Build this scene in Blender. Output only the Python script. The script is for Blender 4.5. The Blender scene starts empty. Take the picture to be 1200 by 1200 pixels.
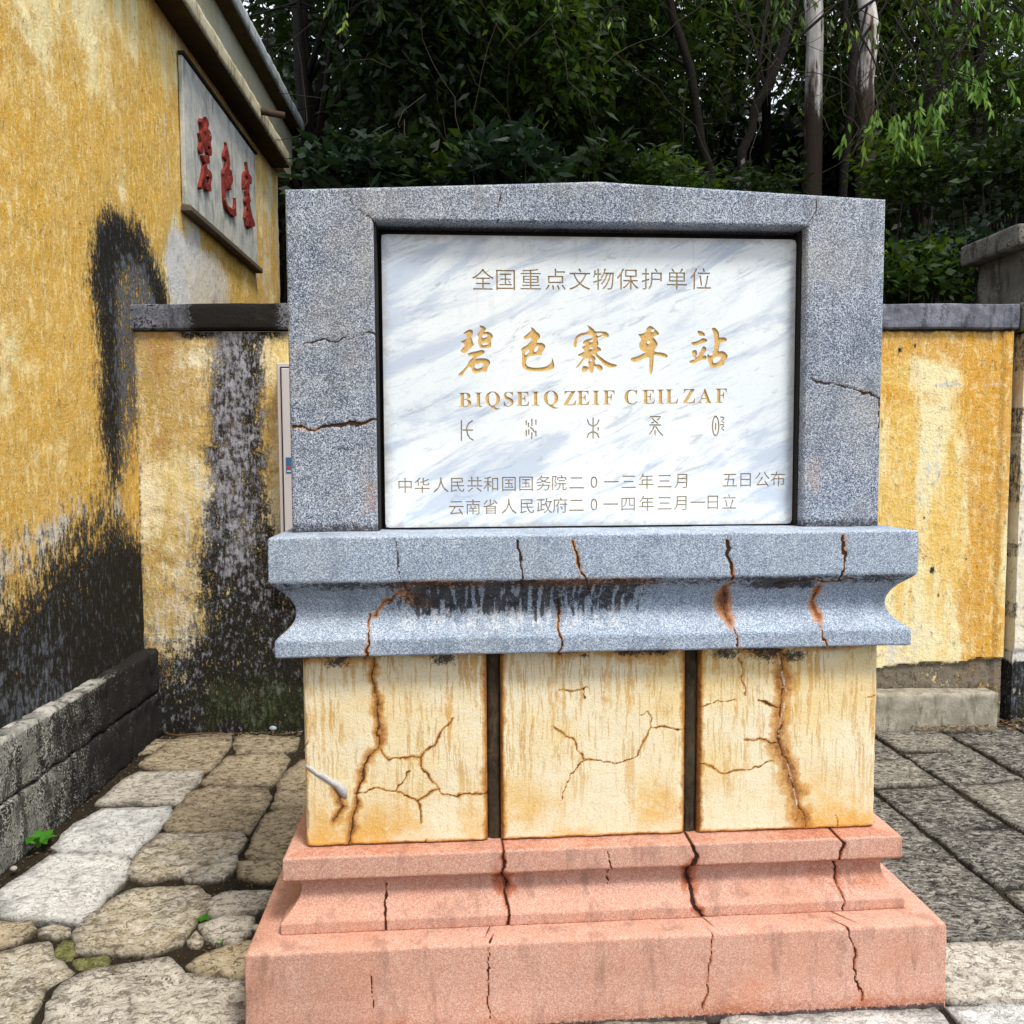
import bpy, math, random
import numpy as np
from mathutils import Matrix, Vector
from mathutils.geometry import delaunay_2d_cdt

# ------------------------------------------------------------------ camera, sky, sun
SC = bpy.context.scene
COL = SC.collection
CF = 968.9249                      # focal length in photo pixels (1200 px frame)
CP, CY, CR = -0.0630, 0.0677, -0.0050
CC = np.array([-0.349, -1.8956, 1.3505])
_F = np.array([math.sin(CY) * math.cos(CP), math.cos(CY) * math.cos(CP), math.sin(CP)])
_R0 = np.array([math.cos(CY), -math.sin(CY), 0.0]); _U0 = np.cross(_R0, _F)
_R = _R0 * math.cos(CR) + _U0 * math.sin(CR); _U = np.cross(_R, _F)
cam = bpy.data.cameras.new('camera'); camo = bpy.data.objects.new('camera', cam); COL.objects.link(camo)
cam.sensor_width = 36; cam.lens = CF / 1200 * 36; cam.clip_start = 0.05; cam.clip_end = 500
camo.matrix_world = Matrix(((_R[0], _U[0], -_F[0], CC[0]), (_R[1], _U[1], -_F[1], CC[1]), (_R[2], _U[2], -_F[2], CC[2]), (0, 0, 0, 1)))
SC.camera = camo
SC.view_settings.view_transform = 'Standard'
SC.view_settings.look = 'None'
SC.view_settings.exposure = 0.8
SC.view_settings.gamma = 1.0
SC.view_settings.use_curve_mapping = False
SC.cycles.max_bounces = 6
SC.cycles.transparent_max_bounces = 6
SUN_EL, SUN_AZ = math.radians(57), math.radians(146)     # azimuth clockwise from +Y: behind the camera, a little to its right
world = bpy.data.worlds.new('World'); SC.world = world; world.use_nodes = True
wt = world.node_tree; bg = wt.nodes['Background']
sky = wt.nodes.new('ShaderNodeTexSky'); sky.sky_type = 'NISHITA'; sky.sun_disc = False
sky.sun_elevation = SUN_EL; sky.sun_rotation = SUN_AZ
sky.air_density = 1.0; sky.dust_density = 4.0; sky.ozone_density = 1.0
# thin overcast: bright veil of cloud mixed over the blue
wn = wt.nodes.new('ShaderNodeTexNoise'); wn.inputs['Scale'].default_value = 2.2; wn.inputs['Detail'].default_value = 6
wr = wt.nodes.new('ShaderNodeValToRGB'); wr.color_ramp.elements[0].position = .3; wr.color_ramp.elements[0].color = (.62, .62, .62, 1)
wr.color_ramp.elements[1].position = .7; wr.color_ramp.elements[1].color = (.95, .95, .95, 1)
wm = wt.nodes.new('ShaderNodeMix'); wm.data_type = 'RGBA'
wt.links.new(wn.outputs['Fac'], wr.inputs[0]); wt.links.new(wr.outputs[0], wm.inputs[0])
wt.links.new(sky.outputs[0], wm.inputs[6]); wm.inputs[7].default_value = (7.0, 7.4, 8.2, 1)
wt.links.new(wm.outputs[2], bg.inputs[0]); bg.inputs[1].default_value = 0.11
sl = bpy.data.lights.new('sun', 'SUN'); sl.energy = 2.1; sl.angle = math.radians(14); sl.color = (1, .93, .82)
so = bpy.data.objects.new('sun', sl); COL.objects.link(so)
sd = Vector((math.sin(SUN_AZ) * math.cos(SUN_EL), math.cos(SUN_AZ) * math.cos(SUN_EL), math.sin(SUN_EL)))
so.rotation_euler = sd.to_track_quat('Z', 'Y').to_euler(); so.location = sd * 20

# ------------------------------------------------------------------ measuring helpers
def _ray(u, v): return _F + _R * (u - 600) / CF - _U * (v - 600) / CF
def on_plane(u, v, n, k):
    d = _ray(u, v); n = np.asarray(n, float)
    return CC + (k - n @ CC) / (n @ d) * d
def gz(u, v, z=0.0): return on_plane(u, v, (0, 0, 1), z)
def gy(u, v, y): return on_plane(u, v, (0, 1, 0), y)
def smooth(a, b, x):
    t = np.clip((np.asarray(x, float) - a) / (b - a), 0, 1); return t * t * (3 - 2 * t)
def _h(ix, iy, seed):
    n = (ix.astype(np.int64) * 374761393 + iy.astype(np.int64) * 668265263 + seed * 974634777) & 0xffffffff
    n = ((n ^ (n >> 13)) * 1274126177) & 0xffffffff
    return ((n ^ (n >> 16)) & 0xffff) / 65535.0
def vn(x, y, seed=0):
    x = np.asarray(x, float); y = np.asarray(y, float)
    ix = np.floor(x); iy = np.floor(y); fx = x - ix; fy = y - iy
    fx = fx * fx * (3 - 2 * fx); fy = fy * fy * (3 - 2 * fy)
    a = _h(ix, iy, seed); b = _h(ix + 1, iy, seed); c = _h(ix, iy + 1, seed); d = _h(ix + 1, iy + 1, seed)
    return (a * (1 - fx) + b * fx) * (1 - fy) + (c * (1 - fx) + d * fx) * fy
def fbm(x, y, s=1.0, o=4, seed=0):
    r = 0; a = .5; t = 0
    for i in range(o):
        r = r + a * vn(np.asarray(x) * s, np.asarray(y) * s, seed + i * 17); t += a; a *= .5; s *= 2.03
    return r / t
def seg_dist(x, z, pts):
    d = np.full(np.shape(x), 9.0)
    for (ax, az), (bx, bz) in zip(pts[:-1], pts[1:]):
        vx, vz = bx - ax, bz - az; L = vx * vx + vz * vz + 1e-12
        t = np.clip(((x - ax) * vx + (z - az) * vz) / L, 0, 1)
        d = np.minimum(d, np.hypot(x - ax - t * vx, z - az - t * vz))
    return d

# ------------------------------------------------------------------ object helpers
def link(o, parent=None):
    COL.objects.link(o)
    if parent is not None: o.parent = parent
    return o
def tag(o, label=None, cat=None, group=None, kind=None):
    if label: o['label'] = label
    if cat: o['category'] = cat
    if group: o['group'] = group
    if kind: o['kind'] = kind
    return o
def thing(name, loc, label, cat, group=None):
    o = bpy.data.objects.new(name, None); o.empty_display_size = .1; o.location = loc; link(o)
    return tag(o, label, cat, group)
def mesh_obj(name, verts, faces, mat, parent=None, attrs=None, smooth_sh=False, origin=None):
    """verts in world coordinates; the object gets an origin of its own"""
    verts = np.asarray(verts, float)
    if origin is None:
        origin = np.array([(verts[:, 0].min() + verts[:, 0].max()) / 2, (verts[:, 1].min() + verts[:, 1].max()) / 2, verts[:, 2].min()])
    origin = np.asarray(origin, float)
    me = bpy.data.meshes.new(name)
    if isinstance(faces, np.ndarray):
        k = faces.shape[1]
        me.vertices.add(len(verts)); me.vertices.foreach_set('co', (verts - origin).astype(np.float32).ravel())
        me.loops.add(faces.size); me.loops.foreach_set('vertex_index', faces.astype(np.int32).ravel())
        me.polygons.add(len(faces)); me.polygons.foreach_set('loop_start', np.arange(0, faces.size, k, dtype=np.int32))
        try: me.polygons.foreach_set('loop_total', np.full(len(faces), k, dtype=np.int32))
        except Exception: pass
        me.update(calc_edges=True)
    else:
        me.from_pydata((verts - origin).tolist(), [], faces); me.update()
    if smooth_sh: me.polygons.foreach_set('use_smooth', np.ones(len(me.polygons), bool))
    for k, a in (attrs or {}).items():
        at = me.attributes.new(k, 'FLOAT', 'POINT'); at.data.foreach_set('value', np.asarray(a, np.float32).ravel())
    me.materials.append(mat)
    o = bpy.data.objects.new(name, me)
    link(o, parent)
    if parent is not None:
        pl = np.array(parent.get('_w', tuple(parent.location)))
        o.location = Vector(origin - pl); o['_w'] = tuple(origin)
    else:
        o.location = Vector(origin); o['_w'] = tuple(origin)
    return o
class MB:
    def __init__(s): s.v = []; s.f = []
    def add(s, v, f):
        n = len(s.v); s.v += [tuple(p) for p in v]; s.f += [tuple(i + n for i in q) for q in f]; return s
    def box(s, x0, x1, y0, y1, z0, z1, b=0.0, M=None):
        if b > 0:
            v = []; 
            for (z, i) in ((z0, b), (z0 + b, 0), (z1 - b, 0), (z1, b)):
                for (x, y) in ((x0 + b, y0 + i), (x1 - b, y0 + i), (x1 - i, y0 + b), (x1 - i, y1 - b), (x1 - b, y1 - i), (x0 + b, y1 - i), (x0 + i, y1 - b), (x0 + i, y0 + b)):
                    v.append((x, y, z))
            f = [tuple(range(7, -1, -1)), tuple(range(24, 32))]
            for r in range(3):
                for k in range(8): f.append((r * 8 + k, r * 8 + (k + 1) % 8, r * 8 + 8 + (k + 1) % 8, r * 8 + 8 + k))
        else:
            v = [(x0, y0, z0), (x1, y0, z0), (x1, y1, z0), (x0, y1, z0), (x0, y0, z1), (x1, y0, z1), (x1, y1, z1), (x0, y1, z1)]
            f = [(3, 2, 1, 0), (4, 5, 6, 7), (0, 1, 5, 4), (1, 2, 6, 5), (2, 3, 7, 6), (3, 0, 4, 7)]
        if M is not None: v = [tuple(M(*p)) for p in v]
        return s.add(v, f)
    def tube(s, pts, rad, n=8, cap=True):
        pts = [Vector(p) for p in pts]; v = []; f = []
        for i, p in enumerate(pts):
            t = (pts[min(i + 1, len(pts) - 1)] - pts[max(i - 1, 0)]).normalized()
            a = t.cross(Vector((0, 1, .13))).normalized(); b = t.cross(a)
            r = rad[i] if hasattr(rad, '__len__') else rad
            for k in range(n):
                q = 2 * math.pi * k / n
                v.append(tuple(p + a * math.cos(q) * r + b * math.sin(q) * r))
        for i in range(len(pts) - 1):
            for k in range(n): f.append((i * n + k, i * n + (k + 1) % n, (i + 1) * n + (k + 1) % n, (i + 1) * n + k))
        if cap: f += [tuple(range(n - 1, -1, -1)), tuple(range((len(pts) - 1) * n, len(pts) * n))]
        return s.add(v, f)
    def build(s, name, mat, parent=None, sm=False): return mesh_obj(name, np.array(s.v), s.f, mat, parent, smooth_sh=sm)

def grid_obj(name, us, vs, pos, back, mat, parent=None, keep=None, attrs=None, sm=True):
    """front sheet over us x vs with real thickness: its border is carried back to back(U,V)"""
    U, V = np.meshgrid(us, vs, indexing='ij'); nu, nv = U.shape
    P = np.stack(pos(U, V), -1).reshape(-1, 3)
    idx = np.arange(nu * nv).reshape(nu, nv)
    K = np.ones((nu - 1, nv - 1), bool)
    if keep is not None:
        K = keep((U[:-1, :-1] + U[1:, 1:]) / 2, (V[:-1, :-1] + V[1:, 1:]) / 2)
    q = np.stack([idx[:-1, :-1], idx[1:, :-1], idx[1:, 1:], idx[:-1, 1:]], -1)[K]
    e = np.concatenate([q[:, [0, 1]], q[:, [1, 2]], q[:, [2, 3]], q[:, [3, 0]]])
    key = e[:, 0].astype(np.int64) * (nu * nv) + e[:, 1]; rkey = e[:, 1].astype(np.int64) * (nu * nv) + e[:, 0]
    b = e[~np.isin(key, rkey)]
    bv = np.unique(b)
    PB = np.stack(back(U, V), -1).reshape(-1, 3)
    n0 = len(P); dupf = -np.ones(n0, int); dupf[bv] = n0 + np.arange(len(bv)); dupb = -np.ones(n0, int); dupb[bv] = n0 + len(bv) + np.arange(len(bv))
    allv = np.concatenate([P, P[bv], PB[bv]])
    side = np.stack([b[:, 1], b[:, 0], dupb[b[:, 0]], dupb[b[:, 1]]], -1)
    side = np.stack([dupf[b[:, 1]], dupf[b[:, 0]], dupb[b[:, 0]], dupb[b[:, 1]]], -1)
    A = {}
    for k, fn in (attrs or {}).items():
        a = np.broadcast_to(fn(U, V), U.shape).reshape(-1); A[k] = np.concatenate([a, a[bv], a[bv] * .6])
    used = np.zeros(len(allv), bool); F = np.concatenate([q, side]); used[F] = True
    rem = np.cumsum(used) - 1
    return mesh_obj(name, allv[used], rem[F], mat, parent, {k: a[used] for k, a in A.items()}, sm)

# ------------------------------------------------------------------ materials
class G:
    def __init__(s, name):
        s.m = bpy.data.materials.new(name); s.m.use_nodes = True; s.t = s.m.node_tree
        s.b = s.t.nodes['Principled BSDF']; s.pos = s.t.nodes.new('ShaderNodeNewGeometry').outputs['Position']
    def put(s, sock, v):
        if isinstance(v, bpy.types.NodeSocket): s.t.links.new(v, sock)
        elif isinstance(v, tuple) and len(v) == 3 and sock.type == 'RGBA': sock.default_value = (*v, 1)
        else: sock.default_value = v
    def map(s, scale=(1, 1, 1), rot=(0, 0, 0), loc=(0, 0, 0), vec=None):
        n = s.t.nodes.new('ShaderNodeMapping'); n.inputs['Scale'].default_value = scale; n.inputs['Rotation'].default_value = rot; n.inputs['Location'].default_value = loc
        s.put(n.inputs[0], vec or s.pos); return n.outputs[0]
    def noise(s, scale, detail=5, rough=.6, vec=None, dist=0.0, col=False):
        n = s.t.nodes.new('ShaderNodeTexNoise'); n.inputs['Scale'].default_value = scale; n.inputs['Detail'].default_value = detail
        n.inputs['Roughness'].default_value = rough; n.inputs['Distortion'].default_value = dist; s.put(n.inputs['Vector'], vec or s.pos)
        return n.outputs['Color' if col else 'Fac']
    def vor(s, scale, vec=None, out='Distance', feat='F1', rnd=1.0):
        n = s.t.nodes.new('ShaderNodeTexVoronoi'); n.feature = feat; n.inputs['Scale'].default_value = scale; n.inputs['Randomness'].default_value = rnd
        s.put(n.inputs['Vector'], vec or s.pos); return n.outputs[out]
    def ramp(s, v, stops, interp='LINEAR'):
        n = s.t.nodes.new('ShaderNodeValToRGB'); cr = n.color_ramp; cr.interpolation = interp
        while len(cr.elements) < len(stops): cr.elements.new(.5)
        for e, (p, c) in zip(cr.elements, stops):
            e.position = p; e.color = (*c, 1) if isinstance(c, tuple) else (c, c, c, 1)
        s.put(n.inputs[0], v); return n.outputs[0]
    def mix(s, f, a, b, mode='MIX'):
        n = s.t.nodes.new('ShaderNodeMix'); n.data_type = 'RGBA'; n.blend_type = mode
        s.put(n.inputs[0], f); s.put(n.inputs[6], a); s.put(n.inputs[7], b); return n.outputs[2]
    def op(s, o, a, b=0.0, c=None, clamp=False):
        n = s.t.nodes.new('ShaderNodeMath'); n.operation = o; n.use_clamp = clamp; s.put(n.inputs[0], a); s.put(n.inputs[1], b)
        if c is not None: s.put(n.inputs[2], c)
        return n.outputs[0]
    def step(s, v, a, b):
        n = s.t.nodes.new('ShaderNodeMapRange'); n.interpolation_type = 'SMOOTHSTEP'; n.clamp = True
        s.put(n.inputs['Value'], v); n.inputs['From Min'].default_value = a; n.inputs['From Max'].default_value = b; return n.outputs[0]
    def attr(s, name):
        n = s.t.nodes.new('ShaderNodeAttribute'); n.attribute_name = name; return n.outputs['Fac']
    def rnd(s): return s.t.nodes.new('ShaderNodeObjectInfo').outputs['Random']
    def sep(s, v=None):
        n = s.t.nodes.new('ShaderNodeSeparateXYZ'); s.put(n.inputs[0], v or s.pos); return n.outputs
    def bump(s, h, strength=.5, dist=.01):
        n = s.t.nodes.new('ShaderNodeBump'); n.inputs['Strength'].default_value = strength; n.inputs['Distance'].default_value = dist
        s.put(n.inputs['Height'], h); s.t.links.new(n.outputs[0], s.b.inputs['Normal']); return s
    def end(s, col, rough=.8, spec=.3, metal=0.0):
        s.put(s.b.inputs['Base Color'], col); s.put(s.b.inputs['Roughness'], rough); s.b.inputs['Specular IOR Level'].default_value = spec
        s.b.inputs['Metallic'].default_value = metal; return s.m
def masked(g, col, fine=90.0, ra=((.54, .25, .06), (.44, .17, .04)), rb=((.26, .085, .02), (.11, .035, .012)), ck=(.040, .020, .010)):
    """wear laid over a surface from its own crack / rust / soot marks"""
    n = g.noise(fine, 4, .75); n2 = g.noise(fine * .3, 4, .65); gr = g.noise(fine * 3.2, 2, .6)
    nn = g.op('ADD', g.op('MULTIPLY', g.op('SUBTRACT', n, .5), 1.6), g.op('MULTIPLY', g.op('SUBTRACT', gr, .5), 1.0))
    rv = g.op('ADD', g.attr('rust'), g.op('MULTIPLY', nn, .55))
    col = g.mix(g.op('MULTIPLY', g.step(rv, .12, .50), .75), col, g.mix(g.step(n2, .4, .6), *ra))
    col = g.mix(g.op('MULTIPLY', g.step(rv, .50, 1.0), .9), col, g.mix(g.step(n2, .4, .6), *rb))
    bv = g.op('ADD', g.attr('soot'), nn)
    col = g.mix(g.op('MULTIPLY', g.step(bv, .38, .80), .92), col, g.mix(g.step(n2, .4, .6), (.018, .018, .022), (.06, .058, .062)))
    wv = g.op('ADD', g.attr('white'), nn)
    col = g.mix(g.op('MULTIPLY', g.step(wv, .35, .85), .8), col, (.66, .68, .70))
    col = g.mix(g.step(g.attr('crack'), .35, .8), col, ck)
    return col
def m_terrazzo(name, dark, mid, light, scale=330, tint=(.5, .45, .35), big_amt=.30, tint_amt=.25, dirt=.35, **kw):
    g = G(name)
    v = g.vor(scale, out='Color'); vx = g.sep(v)[0]
    v2 = g.sep(g.vor(scale * .7, out='Color'))[1]
    k = g.op('ADD', g.op('MULTIPLY', vx, .72), g.op('MULTIPLY', v2, .28))
    big = g.noise(2.6, 6, .65); bb = g.noise(14, 5, .7)
    k = g.op('ADD', k, g.op('MULTIPLY', g.op('SUBTRACT', big, .5), big_amt)); k = g.op('ADD', k, g.op('MULTIPLY', g.op('SUBTRACT', bb, .5), big_amt * 1.2))
    c = g.ramp(k, [(.16, dark), (.36, tuple((a + b) / 2 for a, b in zip(dark, mid))), (.50, mid), (.66, tuple((a + b) / 2 for a, b in zip(light, mid))), (.84, light)])
    c = g.mix(g.op('MULTIPLY', g.step(g.noise(4.5, 6, .7), .40, .74), tint_amt), c, tint)
    dv = g.noise(1.0, 5, .7, g.map((16, 16, 4), loc=(2, 5, 8)))
    c = g.mix(g.op('MULTIPLY', g.step(dv, .50, .66), dirt), c, tuple(x * .42 for x in mid))
    c = masked(g, c, **kw)
    g.bump(g.op('ADD', vx, g.op('MULTIPLY', g.noise(60, 4, .7), 1.2)), .45, .0025)
    return g.end(c, .85, .25)
M = {}
M['grey'] = m_terrazzo('grey_granite_wash', (.045, .065, .11), (.19, .235, .315), (.62, .68, .76), 520)
M['grey_pale'] = m_terrazzo('pale_granite_wash', (.13, .18, .27), (.27, .345, .46), (.58, .66, .76), 540, (.36, .38, .38), .25)
M['pink'] = m_terrazzo('pink_granite_wash', (.45, .215, .155), (.55, .315, .24), (.66, .45, .37), 520, (.54, .21, .11), .22, .36, .50, ra=((.40, .11, .04), (.34, .085, .03)), rb=((.13, .03, .012), (.06, .016, .008)), ck=(.03, .010, .006))
def m_cream():
    g = G('cream_render')
    wob = g.mix(.012, g.pos, g.noise(14, 3, .6, col=True))
    st = g.noise(1.0, 4, .66, g.map((62, 20, 4.5), vec=wob)); st2 = g.noise(1.0, 3, .6, g.map((150, 20, 10), loc=(3, 1, 9), vec=wob))
    big = g.noise(3.2, 5, .6); gr = g.noise(260, 3, .7); md = g.noise(38, 5, .75)
    z = g.sep()[2]
    c = g.mix(g.step(big, .40, .62), (.82, .74, .53), (.80, .64, .33))
    c = g.mix(g.op('MULTIPLY', g.step(z, .60, .42), g.step(big, .38, .56)), c, (.74, .43, .10))
    brk = g.step(g.noise(9, 5, .7, g.map((1, 1, .45))), .44, .56); body = g.op('MULTIPLY', g.step(st, .545, .60), brk); rim = g.op('MULTIPLY', brk, g.op('MULTIPLY', g.step(st, .53, .55), g.op('SUBTRACT', 1.0, g.step(st, .565, .60))))
    up = g.step(g.op('ADD', z, g.op('MULTIPLY', big, .3)), .55, .80)
    c = g.mix(g.op('MULTIPLY', body, g.op('MULTIPLY_ADD', up, .6, .3)), c, (.66, .38, .09))
    c = g.mix(g.op('MULTIPLY', rim, g.op('MULTIPLY', up, .6)), c, (.50, .27, .06))
    c = g.mix(g.op('MULTIPLY', g.step(st2, .565, .61), g.op('MULTIPLY_ADD', up, .5, .1)), c, (.56, .34, .09))
    c = g.mix(g.op('MULTIPLY', g.step(md, .54, .66), .35), c, (.84, .80, .68))
    c = g.mix(g.op('MULTIPLY', g.step(gr, .54, .66), .40), c, (.46, .34, .17))
    c = g.mix(g.op('MULTIPLY', g.step(gr, .44, .34), .40), c, (.88, .85, .76))
    c = masked(g, c, ra=((.62, .34, .08), (.56, .26, .05)), rb=((.38, .15, .03), (.22, .08, .02)), ck=(.09, .040, .014))
    g.bump(g.op('ADD', gr, g.op('MULTIPLY', md, 1.5)), .5, .003)
    return g.end(c, .85, .2)
M['cream'] = m_cream()
def m_marble():
    g = G('white_marble')
    w = g.map((1.1, 1, 5.0), vec=g.map(rot=(0, math.radians(24), 0)))
    wp = g.map((1.0, 1, 1.0))
    n = g.noise(2.3, 9, .68, w, .6); n2 = g.noise(7.5, 8, .7, w, .8); n3 = g.noise(2.5, 5, .5, wp)
    c = g.mix(g.step(n3, .3, .7), (.74, .82, .87), (.84, .89, .91))
    c = g.mix(g.op('MULTIPLY', g.step(n, .47, .62), .8), c, (.47, .56, .70))
    c = g.mix(g.op('MULTIPLY', g.step(n2, .55, .66), .5), c, (.34, .42, .54))
    c = g.mix(g.op('MULTIPLY', g.step(g.noise(5.0, 9, .75, w, 1.2), .58, .66), .5), c, (.28, .33, .40))
    c = g.mix(g.op('MULTIPLY', g.step(g.noise(120, 3, .7), .55, .68), .35), c, (.50, .56, .62))
    c = g.mix(g.op('MULTIPLY', g.attr('soot'), .8), c, (.20, .19, .16))
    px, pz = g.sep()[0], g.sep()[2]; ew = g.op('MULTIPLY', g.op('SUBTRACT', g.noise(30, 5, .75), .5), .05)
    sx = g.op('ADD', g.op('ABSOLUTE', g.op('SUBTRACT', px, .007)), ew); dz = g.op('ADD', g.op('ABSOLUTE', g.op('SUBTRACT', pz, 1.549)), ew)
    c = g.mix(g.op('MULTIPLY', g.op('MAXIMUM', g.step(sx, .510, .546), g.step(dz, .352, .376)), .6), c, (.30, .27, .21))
    c = g.mix(g.op('MULTIPLY', g.step(g.noise(1.0, 5, .7, g.map((60, 1, 5))), .56, .68), g.op('MULTIPLY', g.step(pz, 1.55, 1.92), .35)), c, (.55, .60, .62))
    g.bump(g.noise(150, 3, .6), .12, .001)
    return g.end(c, .42, .4)
M['marble'] = m_marble()
def m_gold(name, a, b):
    g = G(name); n = g.noise(220, 4, .75); c = g.mix(g.step(n, .35, .65), a, b)
    c = g.mix(g.op('MULTIPLY', g.step(g.noise(420, 2, .6), .58, .72), .6), c, (.24, .12, .04))
    g.bump(n, .8, .002); return g.end(c, .55, .4)
M['gold'] = m_gold('gold_leaf_lettering', (.74, .50, .19), (.60, .35, .10))
M['tan'] = m_gold('faded_gilt_lettering', (.50, .35, .17), (.34, .22, .10))
def simple(name, col, rough=.7, spec=.3, var=.25, scale=20, metal=0.0, bump=.3, bd=.004):
    g = G(name); n = g.noise(scale, 5, .65)
    c = g.mix(n, tuple(x * (1 - var) for x in col), tuple(min(1, x * (1 + var)) for x in col))
    g.bump(g.noise(scale * 3, 4, .7), bump, bd); return g.end(c, rough, spec, metal)
M['core'] = simple('mortar_core', (.06, .045, .03), .9, .2, .5, 40)
M['gap'] = simple('dark_bedding', (.03, .028, .026), .9, .1, .5, 80)
M['steel'] = simple('painted_steel_door', (.50, .49, .53), .5, .4, .08, 9, 0, .05)
M['caulk'] = simple('silver_caulk', (.42, .42, .44), .35, .6, .2, 90, .2, .6)
M['blue'] = simple('blue_label', (.03, .12, .28), .4, .4, .1); M['red'] = simple('red_mark', (.5, .03, .03), .4, .4, .1)
M['lightplate'] = simple('pale_label_strip', (.6, .65, .7), .4)
def m_redpaint():
    g = G('faded_red_paint'); n = g.noise(24, 5, .7); c = g.mix(n, (.25, .030, .020), (.14, .02, .014))
    c = g.mix(g.step(g.noise(40, 5, .7, g.map(loc=(4, 2, 1))), .60, .70), c, (.50, .35, .27)); g.bump(n, .5, .01); return g.end(c, .75, .25)
M['redpaint'] = m_redpaint()
def m_ochre(name, base, cream, deep, vscale=1.0, grime=(.12, .14, .17)):
    """lime-washed plaster: ochre worn to cream in streaks; marks: soot, white (bare lime), deep, crack"""
    g = G(name)
    st = g.noise(1.0, 8, .66, g.map((5.5 * vscale, 5.5 * vscale, 1.15 * vscale))); st2 = g.noise(1.0, 5, .75, g.map((38, 38, 10), loc=(5, 3, 1)))
    bl = g.noise(1.5, 8, .70, g.map(loc=(7, 2, 4)))
    fine = g.noise(85, 4, .75); med = g.noise(22, 6, .75); vst = g.noise(1.0, 6, .75, g.map((55, 55, 16), loc=(1, 9, 3)))
    c = g.mix(g.step(st, .42, .58), base, cream)
    c = g.mix(g.op('MULTIPLY', g.step(g.op('ADD', bl, g.op('MULTIPLY', g.attr('deep'), .35)), .48, .58), .85), c, deep)
    c = g.mix(g.op('MULTIPLY', g.step(st2, .52, .64), .45), c, tuple(min(1, x * 1.15) for x in cream))
    c = g.mix(g.op('MULTIPLY', g.step(med, .54, .66), .28), c, deep)
    c = g.mix(g.op('MULTIPLY', g.step(med, .46, .36), .35), c, tuple(min(1, x * 1.18) for x in cream))
    c = g.mix(g.op('MULTIPLY', g.step(fine, .55, .66), .16), c, tuple(x * .45 for x in deep))
    for sc_, rr in ((13, .5), (24, .4)):
        sc = g.vor(sc_, g.map((1.6, 1.6, .6), vec=g.mix(.12, g.pos, g.noise(6, 3, .6, col=True))), feat='DISTANCE_TO_EDGE')
        c = g.mix(g.op('MULTIPLY', g.step(sc, .045, .0), g.op('MULTIPLY', g.step(med, .46, .56), rr)), c, tuple(min(1, x * 1.05) for x in cream))
    sw = g.op('SUBTRACT', st, .5); s2 = g.op('SUBTRACT', st2, .5); fn = g.op('SUBTRACT', fine, .5); md = g.op('SUBTRACT', med, .5); vs = g.op('SUBTRACT', vst, .5)
    wv = g.op('ADD', g.attr('white'), g.op('ADD', g.op('MULTIPLY', sw, 1.3), g.op('ADD', g.op('MULTIPLY', md, 1.0), g.op('MULTIPLY', s2, .9))))
    c = g.mix(g.step(wv, .35, .70), c, g.mix(g.step(bl, .40, .6), (.66, .66, .64), (.74, .68, .54)))
    rv = g.op('ADD', g.attr('rust'), g.op('MULTIPLY', s2, 1.6))
    c = g.mix(g.op('MULTIPLY', g.step(rv, .35, .9), .7), c, (.42, .17, .035))
    nn = g.op('ADD', g.op('MULTIPLY', fn, 1.2), g.op('ADD', g.op('MULTIPLY', vs, 2.2), g.op('MULTIPLY', md, 1.3)))
    bv = g.op('ADD', g.attr('soot'), nn)
    kk = g.op('ADD', g.attr('bluish'), g.op('ADD', g.op('MULTIPLY', md, 3.2), g.op('MULTIPLY', vs, 3.4)))
    c = g.mix(g.op('MULTIPLY', g.step(bv, .10, .50), .48), c, g.mix(g.step(bl, .4, .6), (.075, .058, .032), (.06, .06, .048)))
    c = g.mix(g.op('MULTIPLY', g.step(bv, .36, .74), .985), c, g.mix(g.step(kk, .10, 1.0), (.011, .011, .010), grime))
    mv = g.op('ADD', g.attr('moss'), nn)
    c = g.mix(g.op('MULTIPLY', g.step(mv, .55, .95), .7), c, (.045, .065, .018))
    c = g.mix(g.step(g.attr('crack'), .4, .8), c, (.02, .015, .01))
    g.bump(g.op('ADD', g.op('MULTIPLY', fine, .6), g.op('ADD', g.op('MULTIPLY', med, 1.3), st)), .7, .012)
    return g.end(c, .9, .15)
M['ochre'] = m_ochre('ochre_limewash', (.80, .54, .15), (.90, .78, .43), (.64, .36, .045))
M['fence'] = m_ochre('fence_limewash', (.80, .53, .14), (.88, .78, .46), (.66, .33, .035), 1.3, (.20, .17, .13))
M['fencepale'] = m_ochre('fence_pale_limewash', (.74, .58, .24), (.84, .78, .58), (.52, .33, .08), 1.3, (.34, .35, .42))
M['pierpale'] = m_ochre('pier_pale_limewash', (.76, .66, .46), (.82, .78, .64), (.66, .50, .26), 1.2)
def m_concrete(name, a, b, c3, soot=.5, scale=6, marks=False, st_amt=.8):
    g = G(name); n = g.noise(scale, 7, .7); s_ = g.noise(1, 6, .7, g.map((scale * 2, scale * 2, scale * .5))); f = g.noise(scale * 14, 4, .75)
    c = g.mix(g.step(n, .38, .62), a, b); c = g.mix(g.op('MULTIPLY', g.step(s_, .48, .62), st_amt), c, c3); c = g.mix(g.op('MULTIPLY', g.step(f, .56, .68), .35), c, tuple(min(1, x * 1.5) for x in b))
    v = g.op('ADD', g.op('MULTIPLY', f, .75), g.op('MULTIPLY', n, .5))
    if marks: v = g.op('ADD', v, g.attr('soot'))
    c = g.mix(g.step(v, .62 + (1 - soot) * .13, .74 + (1 - soot) * .13), c, (.015, .014, .013))
    g.bump(g.op('ADD', f, g.op('MULTIPLY', n, 2)), .6, .008); return g.end(c, .9, .2)
M['joint'] = m_concrete('bitumen_joint', (.035, .026, .017), (.075, .052, .030), (.16, .12, .08), .2, 22, False, .35)
M['coping'] = m_concrete('grey_coping', (.12, .13, .16), (.24, .25, .30), (.05, .055, .07), .75, 7, True)
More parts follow.
